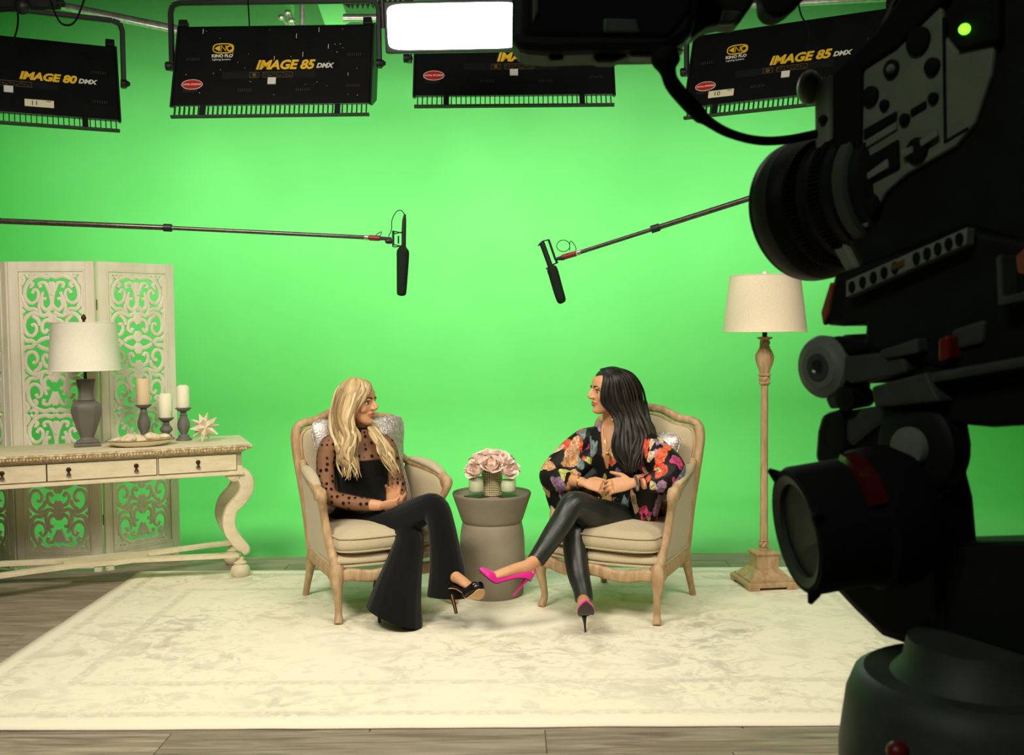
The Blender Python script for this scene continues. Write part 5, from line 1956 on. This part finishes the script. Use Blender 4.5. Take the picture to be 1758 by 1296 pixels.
mat_dim = mat('faded_markings', (120, 100, 40), 0.6)
bank(14, 122, 6.25, R(24), R(25), 'IMAGE 80', 'black tube light bank reading IMAGE 80 hanging below the sloping steel pipe', ('11', .17), oval=False, logo=False, tsh=.17, ts=.078)
bank(469, 107, 6.45, R(18), R(-1), 'IMAGE 85', 'white-flecked black tube light bank with complete yellow IMAGE 85 lettering', speck=True)
bank(882, 94, 6.45, R(22), R(0), 'IMAGE 85', 'black tube light bank with its lettering half hidden behind the lit panel')
bank(1352, 97, 6.35, R(24), R(-27), 'IMAGE 85', 'turned black tube light bank partly hidden by the video camera', ('10', -.40))

# lit soft panel facing the set
c = D(778, 45, 5.35)
lp = tag(empty('lit_panel', c), 'bright white lit rectangular panel hanging in front of the black light banks', 'studio light')
lp.rotation_euler = (R(12), 0, R(-2))
MB().box((0, .05, 0), (.735, .09, .262)).build('housing', M['black'], lp, smooth=False, bevel=.006)
MB().prism(circle(.350, 40, .116, 9), 0, .012, (0, .004, 0), (1, 0, 0), (0, 0, 1)).build('diffuser', M['ledpanel'], lp, smooth=False)
mb = MB()
for s in (-1, 1):
    mb.sweep([(s * .38, .05, 0), (s * .38, .05, .22)], .012, 8)
mb.sweep([(-.38, .05, .22), (.38, .05, .22)], .012, 8)
mb.sweep([(0, .05, .22), (0, .05 + .2, 4.40 - c.z)], .014, 8)
mb.build('yoke', M['black'], lp)
l = area('panel_light', c + V((0, -.03, -.01)), c + V((0.0, -1.0, -.75)), .68, .20, 14, (1, .98, .95), 160)

# grid pipes, clamps, cables
mb = MB().sweep([D(-260, -70, 7.3), D(95, 8, 7.2), D(300, 50, 7.15), D(420, 75, 7.12)], .030, 14)
tag(mb.build('grid_pipe', M['pipe']), 'long bright sloping steel pipe above the IMAGE 80 light bank', 'pipe')
mb = MB().sweep([D(590, 31, 7.1), D(980, 31, 7.0)], .028, 14)
tag(mb.build('grid_pipe', M['pipe']), 'short steel pipe behind the lit white panel', 'pipe')
mb = MB().sweep([D(1180, -2, 7.1), D(1300, 8, 7.0), D(1560, -6, 7.0)], .026, 14)
tag(mb.build('grid_pipe', M['pipe']), 'steel pipe above the light bank with the number 10 label', 'pipe')
mb = MB()
mb.sweep([D(519, -30, 7.3), D(519, 46, 7.3)], .020, 10)
tag(mb.build('hanging_rod', M['pipe']), 'thin vertical rod hanging behind the speckled light bank', 'rod')
a, b2 = D(488, -20, 7.35), D(500, 48, 7.35)
mb = MB().sweep([a, (a + b2) / 2 + V((.02, 0, 0)), b2], [(.05, .02), (.042, .02), (.03, .02)], 8)
tag(mb.build('green_drape', M['green']), 'narrow green painted hanger strap behind the speckled light bank', 'strap')
mb = MB()
for q in ((483, 30), (494, 22), (500, 36)):
    w = D(q[0], q[1], 7.25)
    mb.ball(tuple(w), (.028, .03, .022), 8, 6)
    mb.sweep([w, w + V((.04, 0, -.05))], .010, 6)
tag(mb.build('pipe_clamp', M['pipe']), 'pale metal pipe clamp beside the green hanger strap', 'clamp')
a = D(585, 22, 7.4)
mb = MB().sweep([a + V((-.14, 0, .25)), a + V((-.02, 0, -.10))], (.10, .01), 6, up=(0, 1, 0))
tag(mb.build('green_drape', M['green']), 'wide green painted flap behind the speckled light bank', 'strap')
w0 = D(595, 6, 7.0)
mb = MB()
q = []
for k in range(24):
    q.append((w0.x + k * .018, w0.y, w0.z + (.02 if k % 2 else -.02)))
mb.sweep(q, (.010, .03), 6)
tag(mb.build('zigzag_bracket', M['rigmid']), 'dark zigzag metal bracket above the speckled light bank', 'bracket')


def cable(px_pts, r, lab, m='rubber', k=6):
    q = crom([tuple(D(*p)) for p in px_pts], k)
    o = MB().sweep(q, r, 6).build('cable', M[m])
    return tag(o, lab, 'cable')
cable([(28, -20, 6.0), (31, 30, 6.05), (28, 55, 6.1), (20, 75, 6.12)], .006, 'thin black cable drooping onto the IMAGE 80 light bank')
cable([(80, -15, 5.95), (98, 30, 5.95), (112, 43, 5.95), (130, 35, 5.95), (148, -10, 5.95)], .006, 'black cable loop hanging under the sloping pipe')
cable([(425, -10, 6.25), (428, 40, 6.25), (429, 90, 6.25), (436, 122, 6.27)], .005, 'thin cable running down the face of the speckled light bank')
cable([(1368, -10, 6.1), (1375, 25, 6.1), (1388, 50, 6.1), (1386, 88, 6.12)], .005, 'thin cable running down the light bank with the number 10 label')
mb = MB()
a = D(30, 2, 5.9)
mb.box(tuple(D(40, 4, 6.0)), (.42, .06, .07))
mb.ball(tuple(D(38, 10, 5.95)), (.05, .04, .05), 10, 8)
mb.sweep([D(-60, 20, 6.0), D(110, 6, 6.0)], .02, 8)
tag(mb.build('grid_clamp', M['black']), 'black grid clamp in the corner over the IMAGE 80 bank', 'clamp')

# ------------------------------------------------------------------ boom microphones
def boom1():
    Y = 4.62
    r = tag(empty('boom_microphone', D(690, 505, Y)), 'shotgun microphone pointing straight down on a nearly level boom pole', 'microphone', 'boom microphones over the chairs')
    def b(mb, n, m, **k):
        return mb.build(n, M[m], r, world=True, **k)
    end = D(-330, 366, Y - .1)
    p1, p2, p3 = D(288, 391, Y), D(636, 408, Y), D(-330, 366, Y - .1)
    b(MB().sweep([p3, p1], [.0145, .0125], 12), 'pole_section', 'carbon')
    b(MB().sweep([p1, p2], .0095, 12), 'pole_section', 'carbon')
    dd = (p2 - p1).normalized()
    b(MB().sweep([p1 - dd * .018, p1 + dd * .018], .018, 12), 'pole_lock', 'black')
    q0 = D(626, 407, Y)
    b(MB().sweep([q0, D(632, 408, Y)], .012, 10), 'pole_tip', 'steel')
    b(MB().sweep([D(634, 408, Y), D(652, 409, Y)], .013, 10), 'red_sleeve', 'redplastic')
    mb = MB().sweep([D(650, 409, Y), D(672, 410, Y)], [.010, .008], 8)
    mb.ball(tuple(D(668, 414, Y)), (.020, .012, .014), 8, 6)
    b(mb, 'swivel', 'black')
    mb = MB()
    for py in (399, 422):
        w = D(688, py, Y)
        mb.sweep([w + V((.030 * math.cos(t) - .008, .012 * math.sin(t), .004 * math.sin(t * 2))) for t in [2 * PI * i / 20 for i in range(20)]], .0028, 6, closed=True)
    mb.sweep([D(675, 396, Y), D(675, 421, Y)], .006, 6)
    mb.sweep([D(684, 405, Y), D(684, 418, Y)], .004, 6)
    b(mb, 'shock_mount', 'black')
    b(MB().sweep([D(695, 368, Y), D(694, 378, Y), D(693.5, 390, Y), D(693, 425, Y)], [.005, .0095, .0105, .0105], 12), 'microphone_body', 'rigblack')
    q = crom([(693, 421, .010), (692, 426, .020), (691.7, 432, .0285), (691.5, 446, .0285), (690.5, 475, .0255), (689.5, 500, .0225), (689.5, 506, .0185), (689.5, 508, .006)], 4)
    b(MB().sweep([D(x, y, Y) for x, y, s in q], [s for x, y, s in q], 16), 'foam_windscreen', 'foam')
    q = crom([tuple(D(x, y, Y)) for x, y in ((667, 406), (672, 394), (673, 378), (680, 364), (688, 361), (695, 368))], 6)
    b(MB().sweep(q, .0022, 6), 'cable', 'rubber')
    q = crom([tuple(D(x, y, Y)) for x, y in ((643, 406), (650, 400), (655, 398), (653, 404), (650, 408))], 5)
    b(MB().sweep(q, .0018, 6), 'cable', 'rubber')
    e = V(p3)
    mb = MB().sweep([e + V((0, 0, .03)), (e.x, e.y, .35)], [.014, .018], 10)
    for k in range(3):
        t = 2 * PI * k / 3 + .3
        mb.sweep([(e.x, e.y, .62), (e.x + .42 * math.cos(t), e.y + .42 * math.sin(t), .012)], .011, 8)
    mb.ball(tuple(e), .03, 10, 8)
    b(mb, 'stand', 'black')


def boom2():
    Y = 4.55
    r = tag(empty('boom_microphone', D(960, 518, Y)), 'slanted shotgun microphone on a boom pole rising to the camera', 'microphone', 'boom microphones over the chairs')
    def b(mb, n, m, **k):
        return mb.build(n, M[m], r, world=True, **k)
    p0, p1, p2 = D(993, 434, Y), D(1125, 392, Y), D(2080, 88, Y - .25)
    b(MB().sweep([p0, p1], .0095, 12), 'pole_section', 'carbon')
    b(MB().sweep([p1, p2], [.0125, .015], 12), 'pole_section', 'carbon')
    dd = (p2 - p1).normalized()
    b(MB().sweep([p1 - dd * .020, p1 + dd * .020], .018, 12), 'pole_lock', 'black')
    b(MB().sweep([D(990, 434.5, Y), D(996, 432.5, Y)], .012, 10), 'pole_tip', 'steel')
    b(MB().sweep([D(965, 442, Y), D(989, 435, Y)], .013, 10), 'red_sleeve', 'redplastic')
    b(MB().sweep([D(953, 445, Y), D(968, 442, Y)], [.006, .014], 8), 'swivel', 'black')
    mb = MB()
    mb.sweep([D(942, 412, Y), D(953, 444, Y), D(957, 452, Y)], .0055, 6)
    mb.sweep([D(924, 422, Y), D(931, 414, Y), D(943, 411, Y)], .0035, 6)
    mb.sweep([D(937, 462, Y), D(945, 456, Y), D(956, 451, Y)], .0035, 6)
    b(mb, 'shock_mount', 'black')
    b(MB().sweep([D(930, 416, Y), D(946, 460, Y)], .0125, 12), 'microphone_body', 'rigblack')
    q = crom([(945, 457, .012), (946, 459, .020), (948, 463, .0245), (951, 472, .0245), (958, 497, .0235), (963, 513, .0220), (965, 519, .016), (965.6, 520.5, .005)], 4)
    b(MB().sweep([D(x, y, Y) for x, y, s in q], [s for x, y, s in q], 16), 'foam_windscreen', 'foam')
    cq = D(967, 422, Y)
    b(MB().sweep([cq + V((.030 * math.cos(t), 0, .026 * math.sin(t))) for t in [2 * PI * i / 28 for i in range(28)]], .0018, 6, closed=True), 'cable', 'rubber')
    q = crom([tuple(D(x, y, Y)) for x, y in ((978, 431), (979, 414), (986, 420), (989, 428), (985, 435))], 5)
    b(MB().sweep(q, .0018, 6), 'cable', 'rubber')
    e = V(p2)
    mb = MB().sweep([e + V((0, 0, .03)), (e.x, e.y, .35)], [.014, .018], 10)
    for k in range(3):
        t = 2 * PI * k / 3 + .3
        mb.sweep([(e.x, e.y, .62), (e.x + .42 * math.cos(t), e.y + .42 * math.sin(t), .012)], .011, 8)
    mb.ball(tuple(e), .03, 10, 8)
    b(mb, 'stand', 'black')


boom1()
boom2()

# ------------------------------------------------------------------ studio camera on its tripod, close on the right
NRM = V((.8924, .4512, 0))            # away from us, across the camera body
DPL = .6999


def RP(px, py, off=0.0):
    r = ray(px, py)
    return V((0, 0, H)) + r * ((DPL + off) / r.dot(NRM))


FWD = V((-.4512, .8924, 0))           # along the body, towards the set


def plate(parent, name, m, poly, off, thick, bevel=.003, **k):
    pts = [RP(x, y, off) for x, y in poly]
    o = pts[0]
    p2 = [((p - o).dot(-FWD), (p - o).z) for p in pts]
    # ax = -FWD, ay = z, ax x ay = (-FWD) x z points towards us or away; choose sign
    az = (-FWD).cross(V((0, 0, 1)))
    s = 1 if az.dot(NRM) > 0 else -1
    mb = MB().prism(p2, 0, s * thick, o, -FWD, V((0, 0, 1)))
    return mb.build(name, M[m], parent, world=True, smooth=False, bevel=bevel, **k)


vc = tag(empty('video_camera', RP(1560, 460, .06)), 'black professional video camera with lens pointing at the set', 'video camera')
body = plate(vc, 'body', 'rigblack', [(1424, 128), (1500, 55), (1560, -80), (1900, -80), (1900, 470), (1660, 400), (1476, 470), (1424, 362)], 0, .115, .008)
plate(vc, 'front_plate', 'rigside', [(1396, 142), (1424, 126), (1424, 360), (1472, 460), (1452, 470), (1398, 374)], .002, .10, .004)
side = plate(vc, 'side_panel', 'rigside', [(1478, 118), (1535, 84), (1560, 30), (1560, -20), (1612, -20), (1620, 60), (1640, 86), (1707, 76), (1700, 130), (1672, 212), (1640, 250), (1556, 298), (1520, 330), (1486, 392), (1476, 386)], -.005, .006, .002)
plate(side, 'hand_grip', 'rubber', [(1426, 128), (1500, 56), (1560, -30), (1640, -30), (1620, 0), (1535, 84), (1478, 120), (1474, 384), (1446, 372), (1426, 340)], -.009, .012, .004)
plate(side, 'seam', 'rubber', [(1617, 30), (1622, 30), (1624, 240), (1660, 218), (1660, 222), (1620, 246)], -.0062, .002, 0)
plate(side, 'card_door', 'rubber', [(1482, 222), (1538, 190), (1538, 206), (1482, 240)], -.0068, .003, .001)
plate(side, 'card_slot', 'riggrey', [(1486, 240), (1538, 210), (1538, 222), (1486, 254)], -.0075, .003, .001)
plate(side, 'switch_guard', 'rubber', [(1478, 275), (1540, 238), (1542, 288), (1476, 322)], -.0085, .004, .002)
plate(side, 'switch_plate', 'riggrey', [(1484, 300), (1522, 272), (1524, 288), (1480, 314)], -.0105, .003, .001)
def button(px, py, r, m='rubber', off=-.008):
    c = RP(px, py, off)
    q = NRM.to_track_quat('Z', 'Y').to_matrix().to_4x4()
    MB().lathe([(r * .6, -.002), (r, 0), (r, .006)], 16, xf=Matrix.Translation(c) @ q).build('button', M[m], side, world=True, ang=40)
for b_ in ((1528, 118, .008), (1598, 114, .0075), (1574, 70, .012), (1516, 180, .0048), (1551, 205, .0052), (1600, 168, .0048), (1572, 258, .011), (1490, 352, .011), (1492, 165, .009)):
    button(*b_)
button(1528, 118, .004, 'riggrey', -.0105)
plate(side, 'toggle', 'riggrey', [(1578, 240), (1606, 222), (1608, 234), (1580, 252)], -.011, .003, .001)
plate(side, 'toggle', 'riggrey', [(1546, 258), (1566, 250), (1566, 262), (1548, 272)], -.011, .003, .001)
plate(side, 'button_frame', 'rubber', [(1562, 188), (1588, 172), (1588, 184), (1562, 200)], -.0075, .003, .001)
c = RP(1656, 50, -.012)
MB().ball(tuple(c), (.0045, .0045, .0042), 12, 8).build('tally_light', M['ledgreen'], body, world=True)
plate(vc, 'led_housing', 'rubber', [(1634, 20), (1712, -10), (1712, 72), (1640, 88)], -.010, .012, .003)
for px, py in ((1411, 205), (1413, 310)):
    q = NRM.to_track_quat('Z', 'Y').to_matrix().to_4x4()
    MB().lathe([(.003, -.002), (.0045, 0), (.0045, .004)], 12, xf=Matrix.Translation(RP(px, py, -.001)) @ q).build('screw', M['rigblack'], vc, world=True, ang=40)
# lens along its axis
LF = V((-.4512, .8924, -.10)).normalized()
LC = D(1376, 366, 1.035)
LQ = LF.to_track_quat('Z', 'Y').to_matrix().to_4x4()
LX = Matrix.Translation(LC) @ LQ
ln = MB().lathe([(.045, -.135), (.055, -.13), (.056, -.10), (.060, -.098), (.060, -.062), (.063, -.060), (.063, -.040), (.066, -.036), (.0705, -.030), (.0715, -.004), (.070, 0), (.064, 0), (.060, -.02), (.02, -.024)], 56, xf=LX).build('lens', M['rigblack'], vc, world=True, ang=35)
for zz, r0, nt, hgt in ((-.052, .0645, 90, .012), (-.080, .0610, 84, .014)):
    mb = MB()
    for k in range(nt):
        t = 2 * PI * k / nt
        mb.box((r0 * math.cos(t), r0 * math.sin(t), zz), (.0022, .0022, hgt), xf=LX)
    mb.build('gear_teeth', M['rubber'], ln, world=True, smooth=False, kind='stuff')
MB().lathe([(.0575, -.118), (.0605, -.116), (.0605, -.104), (.0575, -.102)], 48, xf=LX).build('zoom_ring', M['rigmid'], ln, world=True, ang=35)
MB().lathe([(.0712, -.026), (.0722, -.024), (.0722, -.008), (.0712, -.006)], 56, xf=LX).build('front_ring', M['rigmid'], ln, world=True, ang=35)
c = D(1390, 150, .985)
MB().ball(tuple(c), (.012, .016, .017), 14, 10).build('release_button', M['riggrey'], vc, world=True)
# perforated rail
rail = plate(vc, 'perforated_rail', 'riggrey', [(1452, 482), (1660, 390), (1658, 420), (1452, 511)], -.022, .010, .001)
for k in range(11):
    if k == 5:
        plate(rail, 'maker_plate', 'gold', [(1530, 455), (1552, 445), (1552, 455), (1531, 464)], -.0235, .002, 0)
        continue
    u = (k + .4) / 11
    c = RP(1455 + 203 * u, 496 - 90 * u, -.0225)
    q = NRM.to_track_quat('Z', 'Y').to_matrix().to_4x4()
    MB().lathe([(.0035, -.0008), (.0038, .003)], 14, xf=Matrix.Translation(c) @ q @ Matrix.Diagonal((1, 1.5, 1, 1))).build('rail_hole', M['rubber'], rail, world=True)
plate(vc, 'under_body', 'rigblack', [(1430, 470), (1476, 455), (1660, 395), (1900, 440), (1900, 700), (1480, 600), (1484, 555), (1440, 560), (1412, 558), (1408, 540), (1425, 500)], -.008, .10, .006)
plate(vc, 'lever', 'orange', [(1424, 484), (1430, 486), (1420, 540), (1412, 560), (1408, 536)], -.012, .008, .002)
plate(vc, 'monitor_frame', 'rigmid', [(1708, 440), (1718, 436), (1720, 510), (1830, 480), (1830, 500), (1712, 526)], -.03, .02, .002)
plate(vc, 'viewfinder_screen', 'screenglow', [(1742, 440), (1762, 420), (1762, 468), (1746, 470)], -.028, .006, .002)
# bridge plate and rod clamps
plate(vc, 'base_plate', 'rigmid', [(1448, 612), (1552, 600), (1556, 640), (1462, 660), (1448, 652)], -.016, .10, .003)
plate(vc, 'base_plate', 'rigblack', [(1440, 575), (1700, 560), (1860, 600), (1860, 640), (1600, 655), (1440, 660)], -.004, .10, .004)
plate(vc, 'sliding_plate', 'rigmid', [(1494, 664), (1590, 638), (1613, 690), (1500, 700)], -.028, .06, .003)
plate(vc, 'sliding_plate', 'rigmid', [(1632, 566), (1690, 548), (1686, 590), (1634, 602)], -.012, .05, .003)
plate(vc, 'side_block', 'rigmid', [(1508, 602), (1574, 580), (1576, 606), (1520, 616)], -.020, .04, .002)
plate(vc, 'red_lock', 'redplastic', [(1609, 580), (1628, 574), (1628, 618), (1609, 622)], -.024, .03, .003)
plate(vc, 'rod', 'rigmid', [(1594, 640), (1900, 586), (1900, 606), (1600, 658)], -.030, .018, .003)
ro = plate(vc, 'rosette_arm', 'rigblack', [(1400, 585), (1430, 577), (1490, 578), (1490, 600), (1446, 612), (1444, 680), (1420, 682), (1400, 640)], -.010, .04, .005)
rx = V((-.86, -.5, -.02)).normalized()
rq = rx.to_track_quat('Z', 'Y').to_matrix().to_4x4()
c = RP(1408, 630, -.016)
MB().lathe([(.029, -.012), (.030, -.003), (.028, 0), (.021, .002), (.020, .003), (.010, .003), (.010, 0), (.004, 0)], 36, xf=Matrix.Translation(c) @ rq @ Matrix.Diagonal((1, 1, 1, 1))).build('rosette', M['riggrey'], ro, world=True, ang=30)
MB().lathe([(.013, .0025), (.013, .0042), (.007, .0044), (.007, .0025)], 24, xf=Matrix.Translation(c) @ rq).build('bolt', M['steel'], ro, world=True, ang=30)
plate(vc, 'clamp_block', 'rigmid', [(1416, 684), (1446, 674), (1446, 700), (1424, 702)], -.012, .03, .002)
c = RP(1450, 685, -.020)
MB().lathe([(.009, -.03), (.0105, -.004), (.0115, 0), (.006, .001)], 20, xf=Matrix.Translation(c) @ rq).build('rod_end', M['rigblack'], vc, world=True, ang=30)

# top monitor on an arm, its cable
mo = tag(empty('camera_monitor', D(1040, 60, .88)), 'dark camera monitor hanging above the set with a cable below', 'monitor')
def dplate(parent, name, m, poly, Y, th, bevel=.004):
    pts = [D(x, y, Y) for x, y in poly]
    mb = MB().prism([(p.x, p.z) for p in pts], 0, -th, (0, Y, 0), (1, 0, 0), (0, 0, 1))
    return mb.build(name, M[m], parent, world=True, smooth=False, bevel=bevel)
dplate(mo, 'shell', 'rigblack', [(880, -70), (878, 60), (890, 88), (940, 92), (1000, 90), (1145, 88), (1190, 60), (1222, -70)], .86, .05, .008)
dplate(mo, 'rear_cover', 'rubber', [(898, -60), (898, 62), (1150, 66), (1186, 20), (1200, -60)], .858, .01, .004)
dplate(mo, 'port_cover', 'rigmid', [(1036, 30), (1094, 32), (1100, 56), (1036, 56)], .856, .006, .002)
dplate(mo, 'vent', 'rigmid', [(914, -40), (926, -40), (926, 20), (914, 42)], .856, .006, .002)
dplate(mo, 'lower_lip', 'rigblack', [(938, 86), (968, 86), (968, 102), (944, 104)], .868, .02, .002)
dplate(mo, 'lower_lip', 'rigblack', [(1016, 84), (1082, 84), (1076, 98), (1054, 106), (1022, 106)], .868, .02, .003)
dplate(mo, 'connector_block', 'rigmid', [(1080, 82), (1150, 78), (1178, 84), (1120, 98), (1082, 97)], .866, .02, .002)
dplate(mo, 'arm', 'rigblack', [(1186, 66), (1212, 46), (1240, 40), (1268, 42), (1292, 8), (1320, -60), (1200, -60)], .90, .03, .004)
dplate(mo, 'arm_joint', 'rigmid', [(1240, 14), (1276, 18), (1262, 40), (1232, 42)], .892, .01, .003)
dplate(mo, 'arm_knob', 'rubber', [(1306, -60), (1312, 14), (1322, 26), (1340, 30), (1360, 18), (1384, -4), (1386, -60)], .89, .03, .005)
q = crom([tuple(D(1250, -60, .90)), tuple(D(1330, -100, .90)), tuple(D(1460, -110, .86)), tuple(D(1600, -60, .84))], 6)
MB().sweep(q, .016, 10).build('support_arm', M['rigblack'], mo, world=True)
q = crom([D(1140, 84, .855).to_tuple() + (.010,), D(1143, 104, .855).to_tuple() + (.0125,), D(1147, 124, .855).to_tuple() + (.007,), D(1158, 150, .86).to_tuple() + (.0068,), D(1200, 196, .88).to_tuple() + (.0068,), D(1212, 206, .885).to_tuple() + (.0048,),
          D(1250, 228, .90).to_tuple() + (.0042,), D(1300, 241, .92).to_tuple() + (.0042,), D(1350, 240, .95).to_tuple() + (.0042,), D(1410, 228, .975).to_tuple() + (.0042,)], 5)
MB().sweep([p[:3] for p in q], [p[3] for p in q], 12).build('cable', M['rubber'], mo, world=True)

# tripod with fluid head
tb = RP(1660, 1100, .05)
tp = tag(empty('camera_tripod', (tb.x, tb.y, 0)), 'heavy black camera tripod with fluid head and round counterbalance drum', 'tripod')
head = plate(tp, 'head_body', 'rigblack', [(1470, 700), (1590, 690), (1606, 722), (1614, 770), (1604, 812), (1616, 860), (1622, 930), (1622, 1150), (1572, 1150), (1556, 1112), (1510, 1096), (1462, 1050), (1420, 1005), (1420, 800)], -.004, .045, .012)
plate(tp, 'pan_base', 'rigblack', [(1540, 936), (1780, 930), (1900, 945), (1900, 1160), (1572, 1160), (1560, 1110)], .0, .08, .010)
plate(tp, 'top_plate', 'rigblack', [(1560, 650), (1900, 640), (1900, 722), (1700, 734), (1560, 720)], -.01, .12, .004)
ax = V((-.985, -.10, -.14)).normalized()
aq = ax.to_track_quat('Z', 'Y').to_matrix().to_4x4()
c = D(1366, 912, .83)
dr = MB().lathe([(.050, -.105), (.060, -.088), (.060, -.062), (.056, -.058), (.0545, -.045), (.0545, -.004), (.052, 0), (.047, .0), (.045, -.007), (.02, -.009)], 48, xf=Matrix.Translation(c) @ aq).build('counterbalance_drum', M['rubber'], tp, world=True, ang=35)
A3 = aq.to_3x3()
t0 = max((2 * PI * i / 90 for i in range(90)), key=lambda t: (A3 @ V((math.cos(t), math.sin(t), 0))).dot(V((-.2, -.55, .8))))
rings = []
for i in range(15):
    t = t0 - .55 + 1.1 * i / 14
    rings.append([(r * math.cos(t), r * math.sin(t), z) for r, z in ((.0545, -.062), (.0592, -.060), (.0592, -.046), (.0545, -.044))])
MB().loft(rings, xf=Matrix.Translation(c) @ aq).build('red_band_lit_arc', M['redgloss'], dr, world=True, ang=35)  # arc covers only the lit stretch; dark remainder of the band left out
MB().lathe([(.0475, -.006), (.0475, .001), (.040, -.002), (.040, -.006)], 40, xf=Matrix.Translation(c) @ aq @ Matrix.Translation((.0, 0, 0))).build('drum_dial', M['rigmid'], dr, world=True, ang=35)
for t, L_ in ((2.2, .012), (-1.2, .010), (.4, .008)):
    MB().sweep([(.052 * math.cos(t), .052 * math.sin(t), -.002), (.060 * math.cos(t), .060 * math.sin(t), .004)], [.006, .002], 8, xf=Matrix.Translation(c) @ aq).build('dial_tab', M['rubber'], dr, world=True)
plate(tp, 'brake_lever', 'rigblack', [(1408, 710), (1446, 700), (1450, 780), (1412, 806), (1396, 790), (1400, 740)], -.014, .02, .006)
sp = plate(tp, 'shoulder', 'rigmid', [(1450, 705), (1530, 692), (1560, 700), (1500, 738), (1462, 770), (1448, 760)], -.010, .05, .006)
c = RP(1570, 768, -.014)
MB().lathe([(.034, -.004), (.040, 0), (.040, .02)], 32, xf=Matrix.Translation(c) @ NRM.to_track_quat('Z', 'Y').to_matrix().to_4x4()).build('hub', M['rigblack'], tp, world=True, ang=35)
MB().lathe([(.006, -.012), (.0165, -.011), (.018, -.008), (.018, .002)], 28, xf=Matrix.Translation(c) @ NRM.to_track_quat('Z', 'Y').to_matrix().to_4x4()).build('hub_bolt', M['riggrey'], tp, world=True, ang=35)
plate(tp, 'cover_plate', 'rigmid', [(1556, 834), (1622, 840), (1560, 930)], -.008, .01, .002)
# bowl, column, legs
ctr = D(1672, 1200, .80)
def zpx(py, Y=.80):
    return D(1672, py, Y).z
MB().lathe([(.052, zpx(1100)), (.056, zpx(1140)), (.070, zpx(1170)), (.088, zpx(1210)), (.088, zpx(1225)), (.05, zpx(1240))], 40, (ctr.x, ctr.y, 0)).build('leveling_ball', M['rigmid'], tp, world=True, ang=40)
bw = MB().lathe([(.080, zpx(1160)), (.086, zpx(1158)), (.094, zpx(1168)), (.100, zpx(1200)), (.106, zpx(1296)), (.104, zpx(1420)), (.06, zpx(1460)), (.055, zpx(1455)), (.09, zpx(1300)), (.088, zpx(1230))], 40, (ctr.x, ctr.y, 0)).build('bowl', M['rigmid'], tp, world=True, ang=40)
c = D(1541, 1290, .715)
MB().ball(tuple(c), (.0085, .008, .008), 14, 10).build('red_knob', M['redplastic'], bw, world=True)
zb = zpx(1430)
for k in range(3):
    t = 2 * PI * k / 3 + .5
    a = V((ctr.x + .07 * math.cos(t), ctr.y + .07 * math.sin(t), zb + .02))
    e = V((ctr.x + .48 * math.cos(t), ctr.y + .48 * math.sin(t), .012))
    lg = MB().sweep([a, a + (e - a) * .55], .022, 10).build('leg', M['rigblack'], tp, world=True)
    MB().sweep([a + (e - a) * .5, e], .014, 10).build('lower_leg', M['rigmid'], lg, world=True)
    MB().ball(tuple(e), (.022, .022, .012), 10, 6).build('rubber_foot', M['rubber'], lg, world=True)
